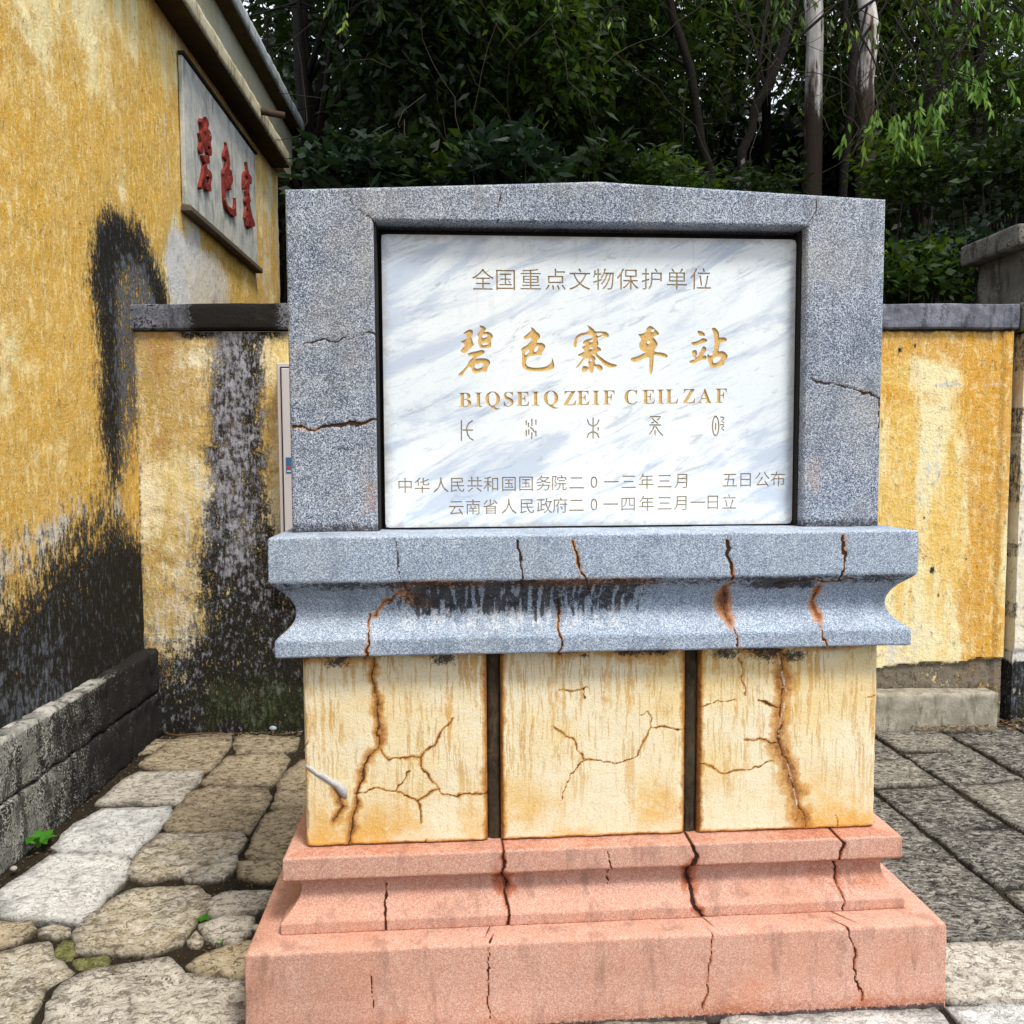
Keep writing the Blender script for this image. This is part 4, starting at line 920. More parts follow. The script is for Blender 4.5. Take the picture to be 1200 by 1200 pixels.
# kerb block lying at the wall foot
def rough_block(x0, x1, y0, y1, z0, z1, mat, name, parent, seed, M4=None, r=.018, st=.02, amp=.010, extra=None):
    """a hewn block: a subdivided rounded box pushed about by noise"""
    nx, ny, nz = [max(2, int(round(d / st))) for d in (x1 - x0, y1 - y0, z1 - z0)]
    V = []; F = []; idx = {}
    def vid(i, j, k):
        if (i, j, k) not in idx: idx[(i, j, k)] = len(V); V.append((i / nx, j / ny, k / nz))
        return idx[(i, j, k)]
    for i in range(nx):
        for j in range(ny): F.append((vid(i, j, 0), vid(i, j + 1, 0), vid(i + 1, j + 1, 0), vid(i + 1, j, 0))); F.append((vid(i, j, nz), vid(i + 1, j, nz), vid(i + 1, j + 1, nz), vid(i, j + 1, nz)))
        for k in range(nz): F.append((vid(i, 0, k), vid(i + 1, 0, k), vid(i + 1, 0, k + 1), vid(i, 0, k + 1))); F.append((vid(i, ny, k), vid(i, ny, k + 1), vid(i + 1, ny, k + 1), vid(i + 1, ny, k)))
    for j in range(ny):
        for k in range(nz): F.append((vid(0, j, k), vid(0, j, k + 1), vid(0, j + 1, k + 1), vid(0, j + 1, k))); F.append((vid(nx, j, k), vid(nx, j + 1, k), vid(nx, j + 1, k + 1), vid(nx, j, k + 1)))
    V = np.array(V); lo = np.array([x0, y0, z0]); hi = np.array([x1, y1, z1]); P = lo + V * (hi - lo)
    Q = np.clip(P, lo + r, hi - r); d = P - Q; l = np.linalg.norm(d, axis=1, keepdims=True); P = np.where(l > 1e-9, Q + d / np.maximum(l, 1e-9) * np.minimum(l, r), P)
    nrm = np.where(l > 1e-9, d / np.maximum(l, 1e-9), 0)
    a = fbm(P[:, 0] + P[:, 1] * .7, P[:, 2] + P[:, 1] * .5, 16, 4, seed) - .5; b = fbm(P[:, 0] - P[:, 1] * .7 + 9, P[:, 2] * 1.3 + P[:, 1], 45, 3, seed + 2) - .5
    P = P + nrm * (a * amp * 2 + b * amp * .8)[:, None]
    if M4 is not None: P = np.stack(M4(P[:, 0], P[:, 1], P[:, 2]), 1)
    F = np.array(F)
    return mesh_obj(name, P, F, mat, parent, {'soot': np.zeros(len(P)) if extra is None else extra(P)}, True)
kb = rough_block(fuv(1010, 840)[0] - .35, fuv(1157, 840)[0] - .02, .012, .125, -.02, .182, M['block'], 'stone_block', None, 4, lambda a, d, z: fw(a, d, z), r=.016, st=.014, amp=.005)
tag(kb, 'long hewn stone block lying at the foot of the yellow wall right of the monument', 'stone block')

# pier at the right end
pr = thing('gate_pier', (2.75, 2.3, 0), 'masonry gate pier with projecting concrete cap at the right end of the yellow wall', 'pier')
PXC = 2.456                                                   # plane of the cap's left side
rough_block(PXC, PXC + .62, 2.115, 2.60, 2.405, 2.515, M['piercap'], 'cap', pr, 3, r=.008, st=.02, amp=.004)
rough_block(PXC + .075, PXC + .55, 2.16, 2.55, 2.11, 2.41, M['piercap'], 'neck', pr, 9, r=.006, st=.02, amp=.006)
rough_block(PXC - .005, PXC + .58, 2.05, 2.56, 1.975, 2.118, M['piercap'], 'band', pr, 12, r=.006, st=.02, amp=.004)
def pier_face():
    us = np.arange(0, .56, .012); vs = np.arange(-.05, 1.975, .012); U, V = np.meshgrid(us, vs, indexing='ij'); n = fbm(U, V, 6, 4, 3)
    x = PXC + .015 + U; low = 1 - smooth(-.01, .01, V - .36 - .08 * (n - .5)); y = 2.065 + (fbm(U, V, 7, 3, 3) - .5) * .006 + low * .012
    lw2 = 1 - smooth(-.01, .01, V - .30 - .07 * (n - .5))
    soot = np.maximum(lw2 * .8 * (.6 + n), (1 - smooth(0, .02, U)) * .45 * (fbm(U, V, 9, 3, 4) > .5))
    A = dict(soot=soot, white=.35 + low * .4, deep=U * 0 - .1, rust=(1 - smooth(0, .02, np.abs(V - .88))) * .4, moss=U * 0, bluish=lw2 * .15, crack=(1 - smooth(.002, .008, np.abs(V - .42 - .05 * (n - .5)))) * .6)
    grid_obj('shaft', us, vs, lambda a, b: (x, y, V), lambda a, b: (x, U * 0 + 2.5, V), M['pierpale'], pr, attrs={k: (lambda q: (lambda a, b: q))(v) for k, v in A.items()})
pier_face()

# metal cabinet fixed to the wall
cb = thing('metal_cabinet', tuple(fw(-1.0, .06, .85)), 'narrow grey metal cabinet on the left wall half hidden behind the monument', 'cabinet')
ca, cbx = fuv(328, 500)[0] + .02, fuv(328, 500)[0] + .50
T4 = lambda a, d, z: fw(a, d, z)
MB().box(ca, cbx, .008, .120, .80, 1.815, .004, T4).build('case', M['steel'], cb)
MB().box(ca + .018, cbx - .018, .121, .123, .82, 1.796, 0, T4).build('door_gap', M['gap'], cb)
dr = MB().box(ca + .026, cbx - .026, .124, .138, .828, 1.788, .003, T4).build('door', M['steel'], cb)
p1 = (on_plane(335, 536, fnrm, FK + .139) - f0) @ fdir; zz = on_plane(339, 536, fnrm, FK + .139)[2]
MB().box(p1, p1 + .026, .1385, .1405, zz - .075, zz, 0, T4).build('label_plate', M['blue'], dr)
MB().box(p1 + .004, p1 + .019, .1407, .1415, zz - .058, zz - .043, 0, T4).build('red_mark', M['red'], dr)
MB().box(p1 + .004, p1 + .022, .1407, .1412, zz - .068, zz - .062, 0, T4).build('pale_mark', M['lightplate'], dr)

# ------------------------------------------------------------------ station building on the left
ba = .0265; bdir = np.array([math.sin(ba), math.cos(ba), 0]); bnrm = np.array([bdir[1], -bdir[0], 0.0]); BK = -1.961; b0 = bnrm * BK
def bw_(s, d, z): return b0[0] + bdir[0] * s + bnrm[0] * d, b0[1] + bdir[1] * s + bnrm[1] * d, z
st = thing('station_building', (-2.2, 1.5, 0), 'old ochre limewashed station building with stained walls and a lettered plaque high on its side', 'building')
def bwall():
    s0, s1 = -3.5, 5.28
    us = np.concatenate([np.arange(s0, .4, .05), np.arange(.4, 5.28, .014), [s1]]); vs = np.arange(-.05, 3.76, .016); U, V = np.meshgrid(us, vs, indexing='ij')
    n = fbm(U, V, 2.5, 5, 3); nb = fbm(U, V, 9, 4, 8)
    # black foot of the wall, rising towards the corner with the boundary wall
    hgt = .84 + .20 * smooth(1.0, 1.7, U) - .10 * smooth(1.75, 2.25, U) + .28 * (n - .5)
    soot = smooth(hgt + .34, hgt - .26, V) * (.92 + .4 * nb)
    # arch-shaped stain over the junction
    cx = 2.27; d = np.hypot((U - cx) / .46, np.maximum(0, V - 2.10) / .42)
    arch = (1 - smooth(.62, 1.25, d + .5 * (n - .5))) * 1.15 * smooth(1.25, 1.9, V + .5 * (n - .5) + .35 * (1 - smooth(1.85, 2.3, U)))
    arch = arch * np.where(U > cx + .02, smooth(2.02, 2.08, V), 1)
    run = (1 - smooth(.0, .34 + .1 * nb, np.abs(U - 2.13))) * smooth(1.05, 1.75, V) * (V < 2.3) * .74
    ring = smooth(.35, .8, d)
    soot = np.maximum(soot, np.maximum(arch * (.62 + .40 * ring), run)); blu = arch * (1 - ring) * .50 + smooth(.9, .3, V) * .55 * (1 - smooth(.10, .40, np.abs(U - 1.2)))
    pl = (1 - smooth(0, .45, np.maximum(np.abs(U - 3.25) - .35, 0))) * (1 - smooth(2.5, 2.85, V + .25 * (n - .5)))
    white = pl * smooth(1.9, 2.1, V) * (.55 + .5 * nb)
    white = np.maximum(white, .50 * (1 - smooth(0, .20, np.abs(V - hgt - .12))) * smooth(.35, .55, nb))
    white = np.maximum(white, smooth(2.6, 2.75, U) * smooth(2.9, 2.7, U) * .5 * smooth(2.7, 2.9, V) * (V < 3.7))
    white = np.maximum(white, (1 - smooth(.02, .10, np.hypot(U - 1.95, V - 2.35))) * .6)
    white = np.maximum(white, smooth(4.42, 4.5, U) * .35)
    deep = .35 * smooth(1.6, 1.2, np.abs(V - 1.9)) + .55 * smooth(1.35, 1.1, V) * smooth(.85, 1.0, V) - .22 * smooth(2.6, 3.2, V) * (1 - smooth(1.8, 2.6, U)) + .2 * (1 - smooth(.1, .35, np.abs(U - 2.75))) * smooth(2.2, 2.6, V)
    rust = smooth(3.55, 3.74, V) * .85 + (1 - smooth(.1, .3, np.abs(U - 3.6))) * (1 - smooth(2.2, 2.8, V)) * smooth(2.05, 2.2, V) * .7
    dp = (fbm(U, V, 3, 4, 2) - .5) * .016 + (fbm(U, V, 14, 3, 12) - .5) * .006
    A = dict(soot=soot, white=white, deep=deep, rust=rust, moss=smooth(.6, .2, V) * .4, bluish=blu, crack=U * 0)
    grid_obj('wall', us, vs, lambda a, b: bw_(U, dp, V), lambda a, b: bw_(U, U * 0 - .3, V), M['ochre'], st, attrs={k: (lambda q: (lambda a, b: q))(v) for k, v in A.items()})
bwall()
TB = lambda s, d, z: bw_(s, d, z)
MB().box(-3.5, 5.27, -5.0, -.03, -.05, 3.76, 0, TB).build('rear_mass', M['ochre'], st)
rough_block(-3.5, 5.12, -.05, .150, 3.752, 3.86, M['band'], 'string_course', st, 21, TB, r=.012, st=.03, amp=.006)
MB().box(-3.5, 5.10, .002, .142, 3.744, 3.751, 0, TB).build('band_underside', M['soffit'], st)
MB().box(-3.5, 5.50, -4.9, .080, 3.761, 4.165, 0, TB).build('parapet', M['parapet'], st)
rough_block(-3.5, 5.56, -.10, .185, 4.17, 4.275, M['eave'], 'eave', st, 25, TB, r=.012, st=.04, amp=.008)
MB().box(-3.5, 5.55, .082, .178, 4.160, 4.168, 0, TB).build('eave_underside', M['soffit'], st)
MB().box(-3.5, 5.5, -5.0, -.11, 4.17, 4.26, 0, TB).build('roof', M['eave'], st)
pp = [bw_(4.05, .10, 3.84), bw_(4.06, .30, 3.80)]
q0 = on_plane(309, 136, bnrm, BK + .14); q1 = on_plane(336, 142, bnrm, BK + .24)
q0 = np.array(bw_(4.18, .06, 3.835)); q1 = np.array(bw_(4.20, .31, 3.80))
MB().tube([q0, q0 * .5 + q1 * .5, q1], .024, 12).build('drain_pole', M['wood'], st, True)
# stones of the projecting foot
k = 0
for (z0, z1, off) in ((-.03, .205, .0), (.21, .425, .22)):
    s = -1.3 - off
    while s < 2.2:
        L = rs.choice((.46, .55, .62)); e = min(s + L, 2.255)
        if e > -.6 and e - s > .08: rough_block(s + .004, e - .004, -.02, .072 if z0 < .1 else .068, z0, z1, M['plinthstone'], 'plinth_stone', st, 300 + k, TB, r=.014, st=.018, amp=.013, extra=lambda P: .07 + .14 * smooth(1.0, 1.9, P[:, 1]) - .30 * smooth(.405, .42, P[:, 2]) * (1 - smooth(1.5, 1.9, P[:, 1])))
        s = e + .001; k += 1
# plaque with three red relief characters
ps0, ps1, pz0, pz1 = 2.94, 4.46, 2.80, 3.62
wp = MB().box(ps0, ps1, .004, .030, pz0, pz1, .004, TB).build('wall_plaque', M['plaque'], st); tag(wp, 'grey plaster plaque bearing three red relief characters')
MB().box(ps0 - .02, ps1 + .03, .006, .060, pz0 - .042, pz0 - .004, .006, TB).build('ledge', M['plaqueledge'], wp)
MB().box(ps0 - .01, ps1 + .012, .006, .046, pz1 + .002, pz1 + .020, .003, TB).build('top_trim', M['gap'], wp)
def relief(key, s0, s1, z0, z1):
    LL = BIG[key]; A = np.concatenate(LL); lo = A.min(0); hi = A.max(0); out = []
    for L in LL: out.append(np.stack([s0 + (L[:, 0] - lo[0]) / (hi[0] - lo[0]) * (s1 - s0), z0 + (L[:, 1] - lo[1]) / (hi[1] - lo[1]) * (z1 - z0)], 1))
    P, T, ins = cdt_fill(out); V, F = plate(P, T[ins], 0, 1)
    W = np.array([bw_(x, .050 + .004 * math.sin(x * 60 + z * 45) - .027 * y, z) for x, y, z in V])
    mesh_obj('relief_character', W, F, M['redpaint'], wp)
relief('jade', 3.13, 3.37, 2.95, 3.42); relief('colour', 3.60, 3.87, 2.98, 3.42); relief('stockade', 4.07, 4.33, 3.00, 3.46)

# ------------------------------------------------------------------ small things on the ground
def leafquads(base, tip, side, w, cup=.15):
    """folded leaf: base, left, tip, right with a raised midrib vertex pair"""
    base, tip, side = [np.asarray(q, float) for q in (base, tip, side)]; m = base * .55 + tip * .45
    return [base, m + side * w, tip, m - side * w]
def weed(x, y, h, n, seed, label, group=None):
    r = np.random.RandomState(seed); V = []; F = []; A = []
    for i in range(n):
        a = 2 * math.pi * i / n + r.rand() * .7; out = np.array([math.cos(a), math.sin(a), 0]); sd = np.array([-math.sin(a), math.cos(a), 0]); L = h * (.6 + .6 * r.rand()); up = .5 + .5 * r.rand()
        b = np.array([x, y, -.01]); k0 = len(V)
        cs = [b + out * L * .15 + np.array([0, 0, L * .35 * up]), b + out * L * .5 + np.array([0, 0, L * .8 * up]), b + out * L * .95 + np.array([0, 0, L * .9 * up]), b + out * L * 1.3 + np.array([0, 0, L * .7 * up])]
        cs = [cs[0] * (1 - t_) + cs[1] * t_ for t_ in (0, .5)] + [cs[1] * (1 - t_) + cs[2] * t_ for t_ in (0, .35, .7)] + [cs[2] * .4 + cs[3] * .6]
        ws = [.04, .20, .31, .33, .22, .03]
        for c, w in zip(cs, ws): V += [c + sd * w * L, c + np.array([0, 0, -.02 * L]), c - sd * w * L]
        for j in range(5):
            q = k0 + j * 3; F += [(q, q + 1, q + 4, q + 3), (q + 1, q + 2, q + 5, q + 4)]
        V += [b, b + np.array([.002, 0, 0]), cs[0] + np.array([.002, 0, 0]), cs[0]]; q = len(V) - 4; F.append((q, q + 1, q + 2, q + 3)); A += [r.rand() * .8] * 22
    o = mesh_obj('weed', np.array(V), F, M['weed'], None, {'rnd': A}, True); tag(o, label, 'weed', group)
p = gz(45, 990); weed(p[0], p[1], .085, 6, 2, 'largest bright green weed, at the foot of the sooty stone plinth on the left')
p = gz(238, 1076); weed(p[0], p[1], .020, 7, 3, 'small green weed between paving stones close to the pink base')
p = gz(258, 1102); weed(p[0], p[1], .012, 6, 4, 'tiniest green seedling, nearest to the pink base corner')
tw = [gz(u, v, .012) for u, v in ((188, 853), (196, 860), (210, 862), (225, 860), (262, 858))]
tag(MB().tube(tw, [.003, .005, .005, .004, .002], 6).build('twig', M['litter'], None, True), 'pale bent twig lying at the foot of the dark wall corner', 'twig')
def pebble(u, v, r, mat, label, cat='pebble'):
    c = gz(u, v, 0); V = []; F = []; n, m = 12, 7
    for i in range(m + 1):
        t = math.pi * i / m
        for k in range(n):
            q = 2 * math.pi * k / n; rr = r * (1 + .25 * (vn(math.cos(q) * 2 + 5, math.sin(q) * 2 + t, 7) - .5)); V.append((c[0] + rr * math.sin(t) * math.cos(q), c[1] + rr * .8 * math.sin(t) * math.sin(q), r * .55 + r * .7 * math.cos(t)))
    for i in range(m):
        for k in range(n): F.append((i * n + k, (i + 1) * n + k, (i + 1) * n + (k + 1) % n, i * n + (k + 1) % n))
    tag(mesh_obj('pebble', np.array(V), F, mat, None, None, True), label, cat)
M['pebble'] = simple('bluish_pebble', (.30, .36, .42), .6, .3, .3, 60)
pebble(320, 856, .020, M['pebble'], 'bluish grey pebble beside the dark wall foot left of the monument')
M['rubble'] = simple('pale_rubble', (.34, .32, .27), .8, .2, .35, 40)
for i, (u, v, r) in enumerate(((300, 1090, .013), (16, 1020, .012))):
    pebble(u, v, r, M['rubble'], ('pale stone chip wedged beside the pink plinth edge', 'pale stone chip by the large weed and sooty plinth')[i], 'stone chip')
# crumbs and dry leaves lying in the joints and along the wall foot: nobody could count them
def litter():
    r = np.random.RandomState(3); V = []; F = []; A = []
    def put(x, y, z, L, n=1):
        for _ in range(n):
            a = r.rand() * 6.28; t = (r.rand() - .5) * .8; d = np.array([math.cos(a), math.sin(a), t * .3]); s = np.array([-math.sin(a), math.cos(a), (r.rand() - .5) * .6]); b = np.array([x, y, z + .004]); k = len(V)
            V.extend([b - d * L, b + s * L * .3, b + d * L, b - s * L * .3]); F.extend([(k, k + 1, k + 2), (k, k + 2, k + 3)]); A.extend([r.rand()] * 4)
    for _ in range(900):
        x = 1.9 + r.rand() * 1.1; y = 2.06 - .16 * r.rand() ** 2 - (x - 2.2) * .04; put(x, y, .004 + .02 * r.rand(), .006 + .016 * r.rand())
    for _ in range(500): x = -1.8 + 1.2 * r.rand(); put(x, 2.22 - .10 * r.rand() ** 2, 0, .004 + .008 * r.rand())
    for _ in range(700): put(-1.85 + r.rand() * 1.0, .3 + r.rand() * 1.9, -.004, .002 + .005 * r.rand())
    o = mesh_obj('dry_leaf_litter', np.array(V), F, M['litter'], None, {'rnd': A}); tag(o, 'dry leaves and crumbs scattered along the wall foot and joints', 'leaf litter', kind='stuff')
    V2 = []; F2 = []
    for _ in range(5200):
        if r.rand() < .6: x, y = -1.85 + r.rand() * 1.0, .15 + r.rand() * 2.0
        else: x, y = .9 + r.rand() * 1.9, r.rand() * 2.0
        s = .0015 + .004 * r.rand(); k = len(V2); z = -.014
        q = r.rand(6, 1) * .5 + .7
        V2.extend(list(np.array([x, y, z]) + np.array([(1, 0, 0), (-1, 0, 0), (0, 1, 0), (0, -1, 0), (0, 0, 1), (0, 0, -1)]) * s * q))
        F2 += [(k, k + 2, k + 4), (k + 2, k + 1, k + 4), (k + 1, k + 3, k + 4), (k + 3, k, k + 4)]
    o = mesh_obj('grit', np.array(V2), F2, M['litter']); tag(o, 'loose grit in the joints between the paving stones', 'grit', kind='stuff')
litter()

# ------------------------------------------------------------------ hillside and vegetation behind the wall
def hill_z(x, y): return .2 + np.clip(y - 3.0, 0, 60) * .25 + .9 * (fbm(x, y, .25, 3, 9) - .5)
def hill():
    us = np.arange(-22, 26, .5); vs = np.concatenate([[2.62], np.arange(3.0, 40, .5)])
    grid = grid_obj('hillside', us, vs, lambda U, V: (U, V, np.minimum(np.where(V < 2.8, .0, hill_z(U, V) * smooth(2.6, 4.0, V)), 9.5)), lambda U, V: (U, V, U * 0 - .1), M['hill'])
    tag(grid, kind='structure')
hill()
def leaves(centres, rad, per, L, W, droop, r, flat=.3, spread=1.0):
    """many folded leaf faces in clumps round the centres"""
    n = len(centres) * per; C = np.repeat(centres, per, 0)
    off = r.normal(size=(n, 3)); off /= np.linalg.norm(off, axis=1, keepdims=True); off *= (r.rand(n, 1) ** .5) * rad * spread
    B = C + off
    a = r.rand(n) * 2 * np.pi; d = np.stack([np.cos(a), np.sin(a), r.normal(size=n) * flat - droop], 1); d += off / (rad + 1e-6) * .5
    d /= np.linalg.norm(d, axis=1, keepdims=True)
    s = np.cross(d, r.normal(size=(n, 3))); s /= np.linalg.norm(s, axis=1, keepdims=True) + 1e-9; nn = np.cross(d, s)
    l = L * (.55 + .75 * r.rand(n, 1)); w = W * (.6 + .7 * r.rand(n, 1))
    m = B + d * l * .42 - nn * w * .35
    V = np.stack([B, m + s * w + nn * w * .35, B + d * l - np.array([0, 0, 1]) * l * .08, m - s * w + nn * w * .35], 1).reshape(-1, 3)
    keep_ = ~(((B @ bnrm - BK) < .42) & ((B @ bdir) < 6.0)) & (B[:, 1] > 2.55)
    q = np.arange(n)[keep_][:, None] * 4; F = np.concatenate([q + [0, 1, 2], q + [0, 2, 3]])
    clump = np.repeat(r.rand(len(centres)), per); A = np.repeat(np.clip(.55 * clump + .5 * r.rand(n), 0, 1), 4)
    return V, F, A
def tree(name, base, pts, rads, crown_c, crown_r, ncl, per, L, W, droop, bark, leafm, label, cat, group, seed, clr=.35, flat=.3, limbs=9):
    r = np.random.RandomState(seed); t = thing(name, tuple(base), label, cat, group)
    base = np.array(base, float); pts = [np.array(p_, float) for p_ in pts]
    n = 16; ts = np.linspace(0, len(pts) - 1, n); P = []
    for q in ts:
        i = min(int(q), len(pts) - 2); f = q - i; P.append(pts[i] * (1 - f) + pts[i + 1] * f + r.normal(size=3) * .015)
    rr = np.interp(ts, range(len(pts)), rads); mb = MB(); mb.tube(P, list(rr), 10); tr_ = mb.build('trunk', M[bark], t, True)
    cc = np.array(crown_c, float); cr = np.array(crown_r, float)
    c = r.normal(size=(ncl, 3)); c /= np.linalg.norm(c, axis=1, keepdims=True); c *= r.rand(ncl, 1) ** .45; C = cc + c * cr
    lb = MB()
    for i in range(limbs):
        e = C[i % ncl]; k = int(n * (.45 + .5 * r.rand())) if n else 0; s_ = P[min(k, n - 1)]; m = s_ * .5 + e * .5 + np.array([0, 0, .15 * np.linalg.norm(e - s_)]) + r.normal(size=3) * .1
        rad0 = rr[min(k, n - 1)] * .45; lb.tube([s_, s_ * .6 + m * .4, m, m * .4 + e * .6, e], [rad0, rad0 * .8, rad0 * .55, rad0 * .35, rad0 * .15], 6)
        for j in range(3):
            e2 = C[r.randint(ncl)]
            if np.linalg.norm(e2 - m) < max(cr) * .9: lb.tube([m, m * .5 + e2 * .5 + r.normal(size=3) * .08, e2], [rad0 * .35, rad0 * .2, rad0 * .06], 4)
    lb.build('branches', M[bark], t, True)
    V, F, A = leaves(C, clr, per, L, W, droop, r, flat); mesh_obj('crown', V, F, M[leafm], t, {'rnd': A})
    return t
def at(u, v, y): return gy(u, v, y)
def up(u0, v0, u1, v1, y0, y1=None):
    a = at(u0, v0, y0); b = at(u1, v1, y0 if y1 is None else y1); return a, b
G1 = 'dark broadleaf trees behind the wall'
def ht(x, y): return float(hill_z(np.array([x]), np.array([y]))[0])
specs = [
 # trunk px bottom, px top, depth, radius, crown centre px, crown depth offset, radii, clusters, label
 (352, 330, 340, -160, 5.4, .09, (390, -20), (1.6, 1.4, 1.3), 150, 'leafdark', 'dark broadleaf tree closest to the station roof edge'),
 (450, 330, 420, -200, 7.2, .08, (470, -40), (1.8, 1.5, 1.5), 150, 'leafdark', 'dark broadleaf tree above the left pillar of the monument'),
 (530, 330, 560, -200, 6.2, .06, (560, 20), (1.5, 1.3, 1.1), 140, 'leafmid', 'slender broadleaf tree above the left part of the lintel'),
 (650, 330, 640, -220, 8.2, .08, (640, -30), (1.9, 1.5, 1.6), 170, 'leafdark', 'dark broadleaf tree directly above the plaque heading'),
 (735, 330, 760, -180, 7.0, .07, (740, 10), (1.6, 1.3, 1.4), 150, 'leafmid', 'broadleaf tree right of the lintel peak'),
]
for i, (u0, v0, u1, v1, y, rad, cpx, cr, ncl, lm, lab) in enumerate(specs):
    a = at(u0, v0, y); b = at(u1, v1, y + .4); a = np.array([a[0], y, ht(a[0], y) - .1]); m = a * .5 + b * .5 + np.array([.12, 0, 0])
    tree('broadleaf_tree', a, [a, m, b], [rad * 1.2, rad, rad * .5], at(cpx[0], cpx[1], y), cr, ncl, 72, .125, .025, .45, 'bark', lm, lab, 'tree', G1, 10 + i, .40)
for i, (u, v, y, ncl, lab) in enumerate(((1130, 40, 6.6, 130, 'yellow green fine leaved tree filling the upper right corner'), (880, -10, 8.0, 140, 'fine leaved tree behind the leaning dark trunks'))):
    a = at(u, 330, y); a = np.array([a[0], y, ht(a[0], y) - .1]); b = at(u + 20, -150, y)
    tree('fine_leaved_tree', a, [a, a * .5 + b * .5 + np.array([.1, 0, 0]), b], [.07, .06, .03], at(u, v, y + .5), (1.5, .9, 1.5), ncl, 60, .12, .016, .8, 'bark', 'leafhang', lab, 'tree', None, 30 + i, .36)
G2 = 'tall pale barked trees with hanging leaves'
for i, (u0, u1, v1, y, rad, lab) in enumerate(((952, 955, -260, 6.4, .085, 'pale peeling trunk, left of the two bare trunks above the right pillar'), (1008, 1022, -260, 6.0, .085, 'pale peeling trunk, right of the two bare trunks above the right pillar'), (1040, 1180, -120, 7.0, .06, 'leaning pale barked tree at the upper right corner'))):
    a = at(u0, 330, y); b = at(u1, v1, y); a = np.array([a[0], y, ht(a[0], y) - .1]); m = at((u0 * .45 + u1 * .55), 60, y)
    tree('eucalyptus_tree', a, [a, m, b], [rad * 1.25, rad * 1.0, rad * .6], at(u1 + 10, -90, y + 1.4) , (1.9, 1.0, 1.3), 80, 46, .17, .016, 1.3, 'euca', 'leafhang', lab, 'tree', G2, 40 + i, .42)
G3 = 'leaning dark trunked trees'
for i, (pp_, y, rad, lab) in enumerate((([(866, 300), (868, 200), (885, 130), (915, 60), (950, -60)], 5.4, .07, 'dark trunk leaning right, left of the pale trunks'), ([(838, 300), (830, 200), (812, 110), (790, 20), (770, -90)], 5.8, .075, 'dark trunk leaning left over the lintel'), ([(1085, 300), (1060, 190), (1085, 120), (1110, 40), (1130, -80)], 5.0, .05, 'dark twisted trunk beyond the right pillar'), ([(985, 300), (990, 180), (998, 90), (985, -60)], 5.6, .06, 'dark straight trunk between the two pale ones'))):
    P = [at(u, v, y) for u, v in pp_]; a = np.array([P[0][0], y, ht(P[0][0], y) - .1]); P = [a] + P; rad *= .62
    tree('leaning_tree', a, P, [rad * 1.3, rad * 1.15, rad, rad * .9, rad * .8, rad * .5][:len(P)], at(pp_[-1][0], 0, y + 2.4), (1.9, 1.0, 1.5), 90, 42, .13, .017, 1.0, 'bark', 'leafhang', lab, 'tree', G3, 60 + i, .36)
# shrubs right behind the coping
G4 = 'shrubs growing behind the wall'
def shrub(u, v, y, R3, ncl, per, L, W, lm, label, seed, droop=-.2, clr=.13):
    r = np.random.RandomState(seed); c0 = at(u, v, y); z0 = 0.3
    t = thing('shrub', (c0[0], y, z0), label, 'shrub', G4)
    c = r.normal(size=(ncl, 3)); c /= np.linalg.norm(c, axis=1, keepdims=True); c *= r.rand(ncl, 1) ** .4; C = c0 + c * np.array(R3); mb = MB()
    for i in range(min(ncl, 26)):
        e = C[i]; s_ = np.array([c0[0] + r.normal() * .06, y + r.normal() * .05, z0]); m = s_ * .45 + e * .55 + r.normal(size=3) * .06; mb.tube([s_, m, e], [.012, .008, .003], 5)
    mb.build('stems', M['bark'], t, True)
    V, F, A = leaves(C, clr, per, L, W, droop, r, .45); mesh_obj('foliage', V, F, M[lm], t, {'rnd': A})
shr = [(400, 205, 3.3, (.34, .3, .13), 'leafblue', .12, .022, 'bluish leaved shrub over the left pillar of the monument'), (490, 200, 3.5, (.36, .3, .16), 'leafdark', .12, .024, 'dark glossy shrub above the left of the lintel'), (590, 195, 3.4, (.36, .3, .12), 'leafblue', .14, .022, 'shrub with spiky leaf rosettes above the lintel'),
       (690, 205, 3.8, (.40, .35, .14), 'leafdark', .12, .022, 'dark shrub behind the lintel peak'), (780, 215, 3.8, (.4, .35, .12), 'leafmid', .08, .016, 'small leaved green shrub right of the lintel peak'), (338, 262, 5.7, (.25, .3, .5), 'leafdark', .15, .04, 'dark shrub beyond the station corner beside the monument'),
       (362, 205, 6.1, (.3, .3, .35), 'leafdark', .15, .04, 'broad leaved shrub below the station eave end'), (1065, 325, 3.1, (.32, .3, .16), 'leafmid', .075, .020, 'leafy green shrub resting on the right coping beside the monument'), (1120, 310, 3.3, (.36, .35, .22), 'leafblue', .07, .020, 'bluish shrub between the monument and the pier cap'),
       (1170, 210, 3.8, (.5, .4, .35), 'leafdark', .09, .022, 'dark shrub over the pier cap'), (1065, 200, 4.2, (.4, .4, .35), 'leafmid', .09, .018, 'shrub behind the right top corner of the monument'), (890, 222, 4.2, (.45, .4, .14), 'leafdark', .08, .016, 'low shrub above the right part of the lintel'), (1165, 90, 4.6, (.6, .4, .6), 'leafmid', .10, .022, 'tall bushy shrub in the upper right corner')]
for i, (u, v, y, R3, lm, L, W, lab) in enumerate(shr): shrub(u, v, y, R3, 22 if i in (0, 1, 2, 3, 11) else 40, 30, L, W, lm, lab, 80 + i)
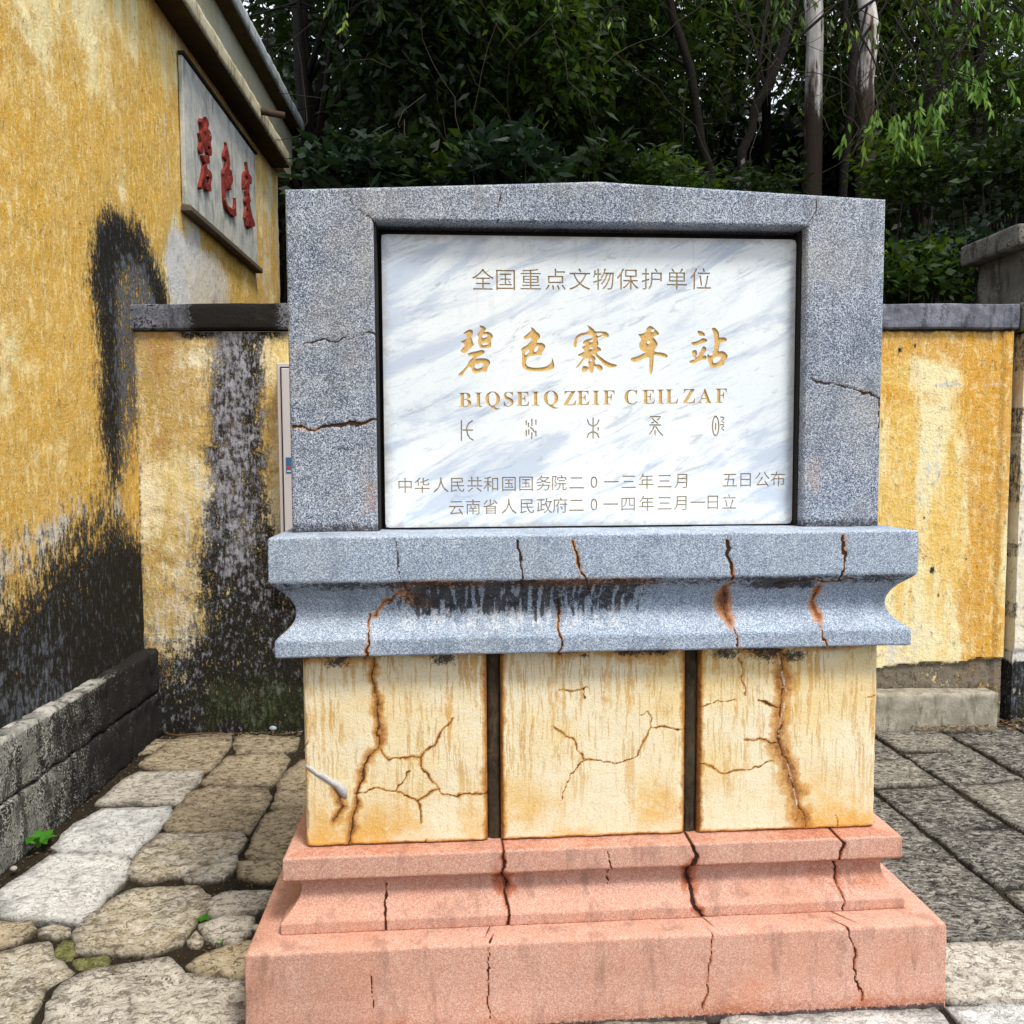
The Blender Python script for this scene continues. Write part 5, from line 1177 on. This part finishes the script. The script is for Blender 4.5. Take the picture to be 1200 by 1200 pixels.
# sprays of bright hanging leaves
G5 = 'hanging sprays of bright green leaves'
for i, (u, v, y, n_, lab) in enumerate(((1040, 185, 3.4, 9, 'bright drooping leaf spray touching the top right corner of the monument'), (1090, 175, 3.6, 8, 'bright drooping leaf spray between the monument corner and the right edge'), (1115, 150, 3.5, 7, 'highest of the bright leaf sprays at the right'), (1070, 205, 3.9, 8, 'small bright leaf spray just right of the monument corner'),
                                          (925, 60, 4.8, 7, 'yellow green spray hanging left of the pale trunks'), (1000, 70, 4.9, 6, 'yellow green spray hanging between the pale trunks'), (600, 20, 5.0, 5, 'leaf spray hanging high over the lintel centre'), (1075, 30, 4.2, 8, 'pale green spray hanging at the top just right of the bare trunks'), (1130, 30, 4.0, 9, 'pale green spray near the top right corner'), (1185, 60, 4.3, 9, 'spray of long leaves at the right edge near the top'), (1150, 130, 3.7, 6, 'spray hanging half way between top right corner and pier cap'), (900, 40, 5.2, 5, 'narrow leaved spray left of the yellow green one'), (845, 20, 5.0, 6, 'long drooping spray beside the leaning dark trunk'), (720, 70, 4.9, 5, 'drooping spray over the lintel right of its peak'), (420, 60, 4.4, 4, 'small spray above the left pillar'), (640, 25, 4.6, 7, 'long leaved spray hanging over the lintel peak'))):
    r = np.random.RandomState(200 + i); V = []; F = []; A = []; mb = MB(); c0 = at(u, v - 40, y)
    t = thing('leaf_spray', tuple(c0), lab, 'leaf spray', G5)
    for k in range(n_):
        s_ = c0 + np.array([r.normal() * .04, r.normal() * .05, .1 + .05 * r.rand()]); e = s_ + np.array([r.normal() * .14, r.normal() * .08, -.12 - .16 * r.rand()]); m = (s_ + e) / 2 + np.array([(e - s_)[0] * .3, 0, .03])
        mb.tube([s_, m, e], [.004, .003, .0015], 4)
        for j in range(9):
            f = r.rand(); b = m * (1 - f) + e * f; L = .055 + .05 * r.rand(); d = np.array([r.normal() * .35, r.normal() * .3, -1]); d /= np.linalg.norm(d); sd_ = np.cross(d, np.array([r.normal() * .3, 1, 0])); sd_ /= np.linalg.norm(sd_); w = .0075 + .004 * r.rand(); q = len(V)
            V += [b, b + d * L * .3 + sd_ * w, b + d * L * .65 + sd_ * w * .8, b + d * L, b + d * L * .65 - sd_ * w * .8, b + d * L * .3 - sd_ * w]; F += [(q, q + 1, q + 2, q + 3, q + 4, q + 5)]; A += [r.rand()] * 6
    mb.tube([c0 + np.array([.0, .5, .9]), c0 + np.array([0, .2, .5]), c0 + np.array([0, 0, .15])], [.008, .006, .004], 5)
    mb.build('twigs', M['bark'], t, True); mesh_obj('leaves', np.array(V), F, M['leafbright' if i < 4 or i in (8, 9, 10) else 'leafhang'], t, {'rnd': A})
# bare tangled vines hanging among the trunks
def vines():
    r = np.random.RandomState(7); mb = MB()
    for i in range(70):
        u = 690 + 480 * r.rand() if r.rand() < .8 else 320 + 380 * r.rand(); y = 4.2 + 1.6 * r.rand(); p_ = at(u, 60 + 60 * r.rand(), y) + np.array([0, 0, r.rand() * 1.2]); P = [p_]; d = np.array([r.normal() * .5, 0, -1.0])
        for k in range(8): d = d + r.normal(size=3) * .35; d[2] -= .1; d /= np.linalg.norm(d); p_ = p_ + d * .16; P.append(p_)
        mb.tube(P, (.0015 + .002 * r.rand()), 4, False)
    M['vine'] = simple('dry_vine', (.05, .042, .03), .9, .1, .4, 20)
    o = mb.build('vine_tangle', M['vine'], None, True); tag(o, 'tangle of thin dry vines hanging between the trunks', 'vines', kind='stuff')
vines()
# the wood further up the slope reads as one mass
def far_wood():
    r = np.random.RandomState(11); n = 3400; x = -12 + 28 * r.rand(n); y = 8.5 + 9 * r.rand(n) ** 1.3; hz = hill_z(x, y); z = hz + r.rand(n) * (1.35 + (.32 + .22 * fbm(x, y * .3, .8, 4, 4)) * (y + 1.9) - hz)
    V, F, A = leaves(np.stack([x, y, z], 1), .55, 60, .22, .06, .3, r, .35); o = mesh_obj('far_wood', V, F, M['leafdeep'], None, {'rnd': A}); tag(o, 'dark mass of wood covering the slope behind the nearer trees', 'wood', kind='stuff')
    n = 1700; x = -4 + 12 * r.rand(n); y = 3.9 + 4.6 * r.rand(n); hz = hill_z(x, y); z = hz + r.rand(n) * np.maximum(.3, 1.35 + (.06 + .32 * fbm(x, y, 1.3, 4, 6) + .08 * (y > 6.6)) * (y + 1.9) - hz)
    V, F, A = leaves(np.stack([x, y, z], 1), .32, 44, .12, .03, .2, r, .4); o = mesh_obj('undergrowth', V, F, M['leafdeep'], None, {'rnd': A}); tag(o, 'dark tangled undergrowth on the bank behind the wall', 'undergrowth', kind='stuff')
far_wood()

for o in list(bpy.data.objects):
    if '_w' in o: del o['_w']
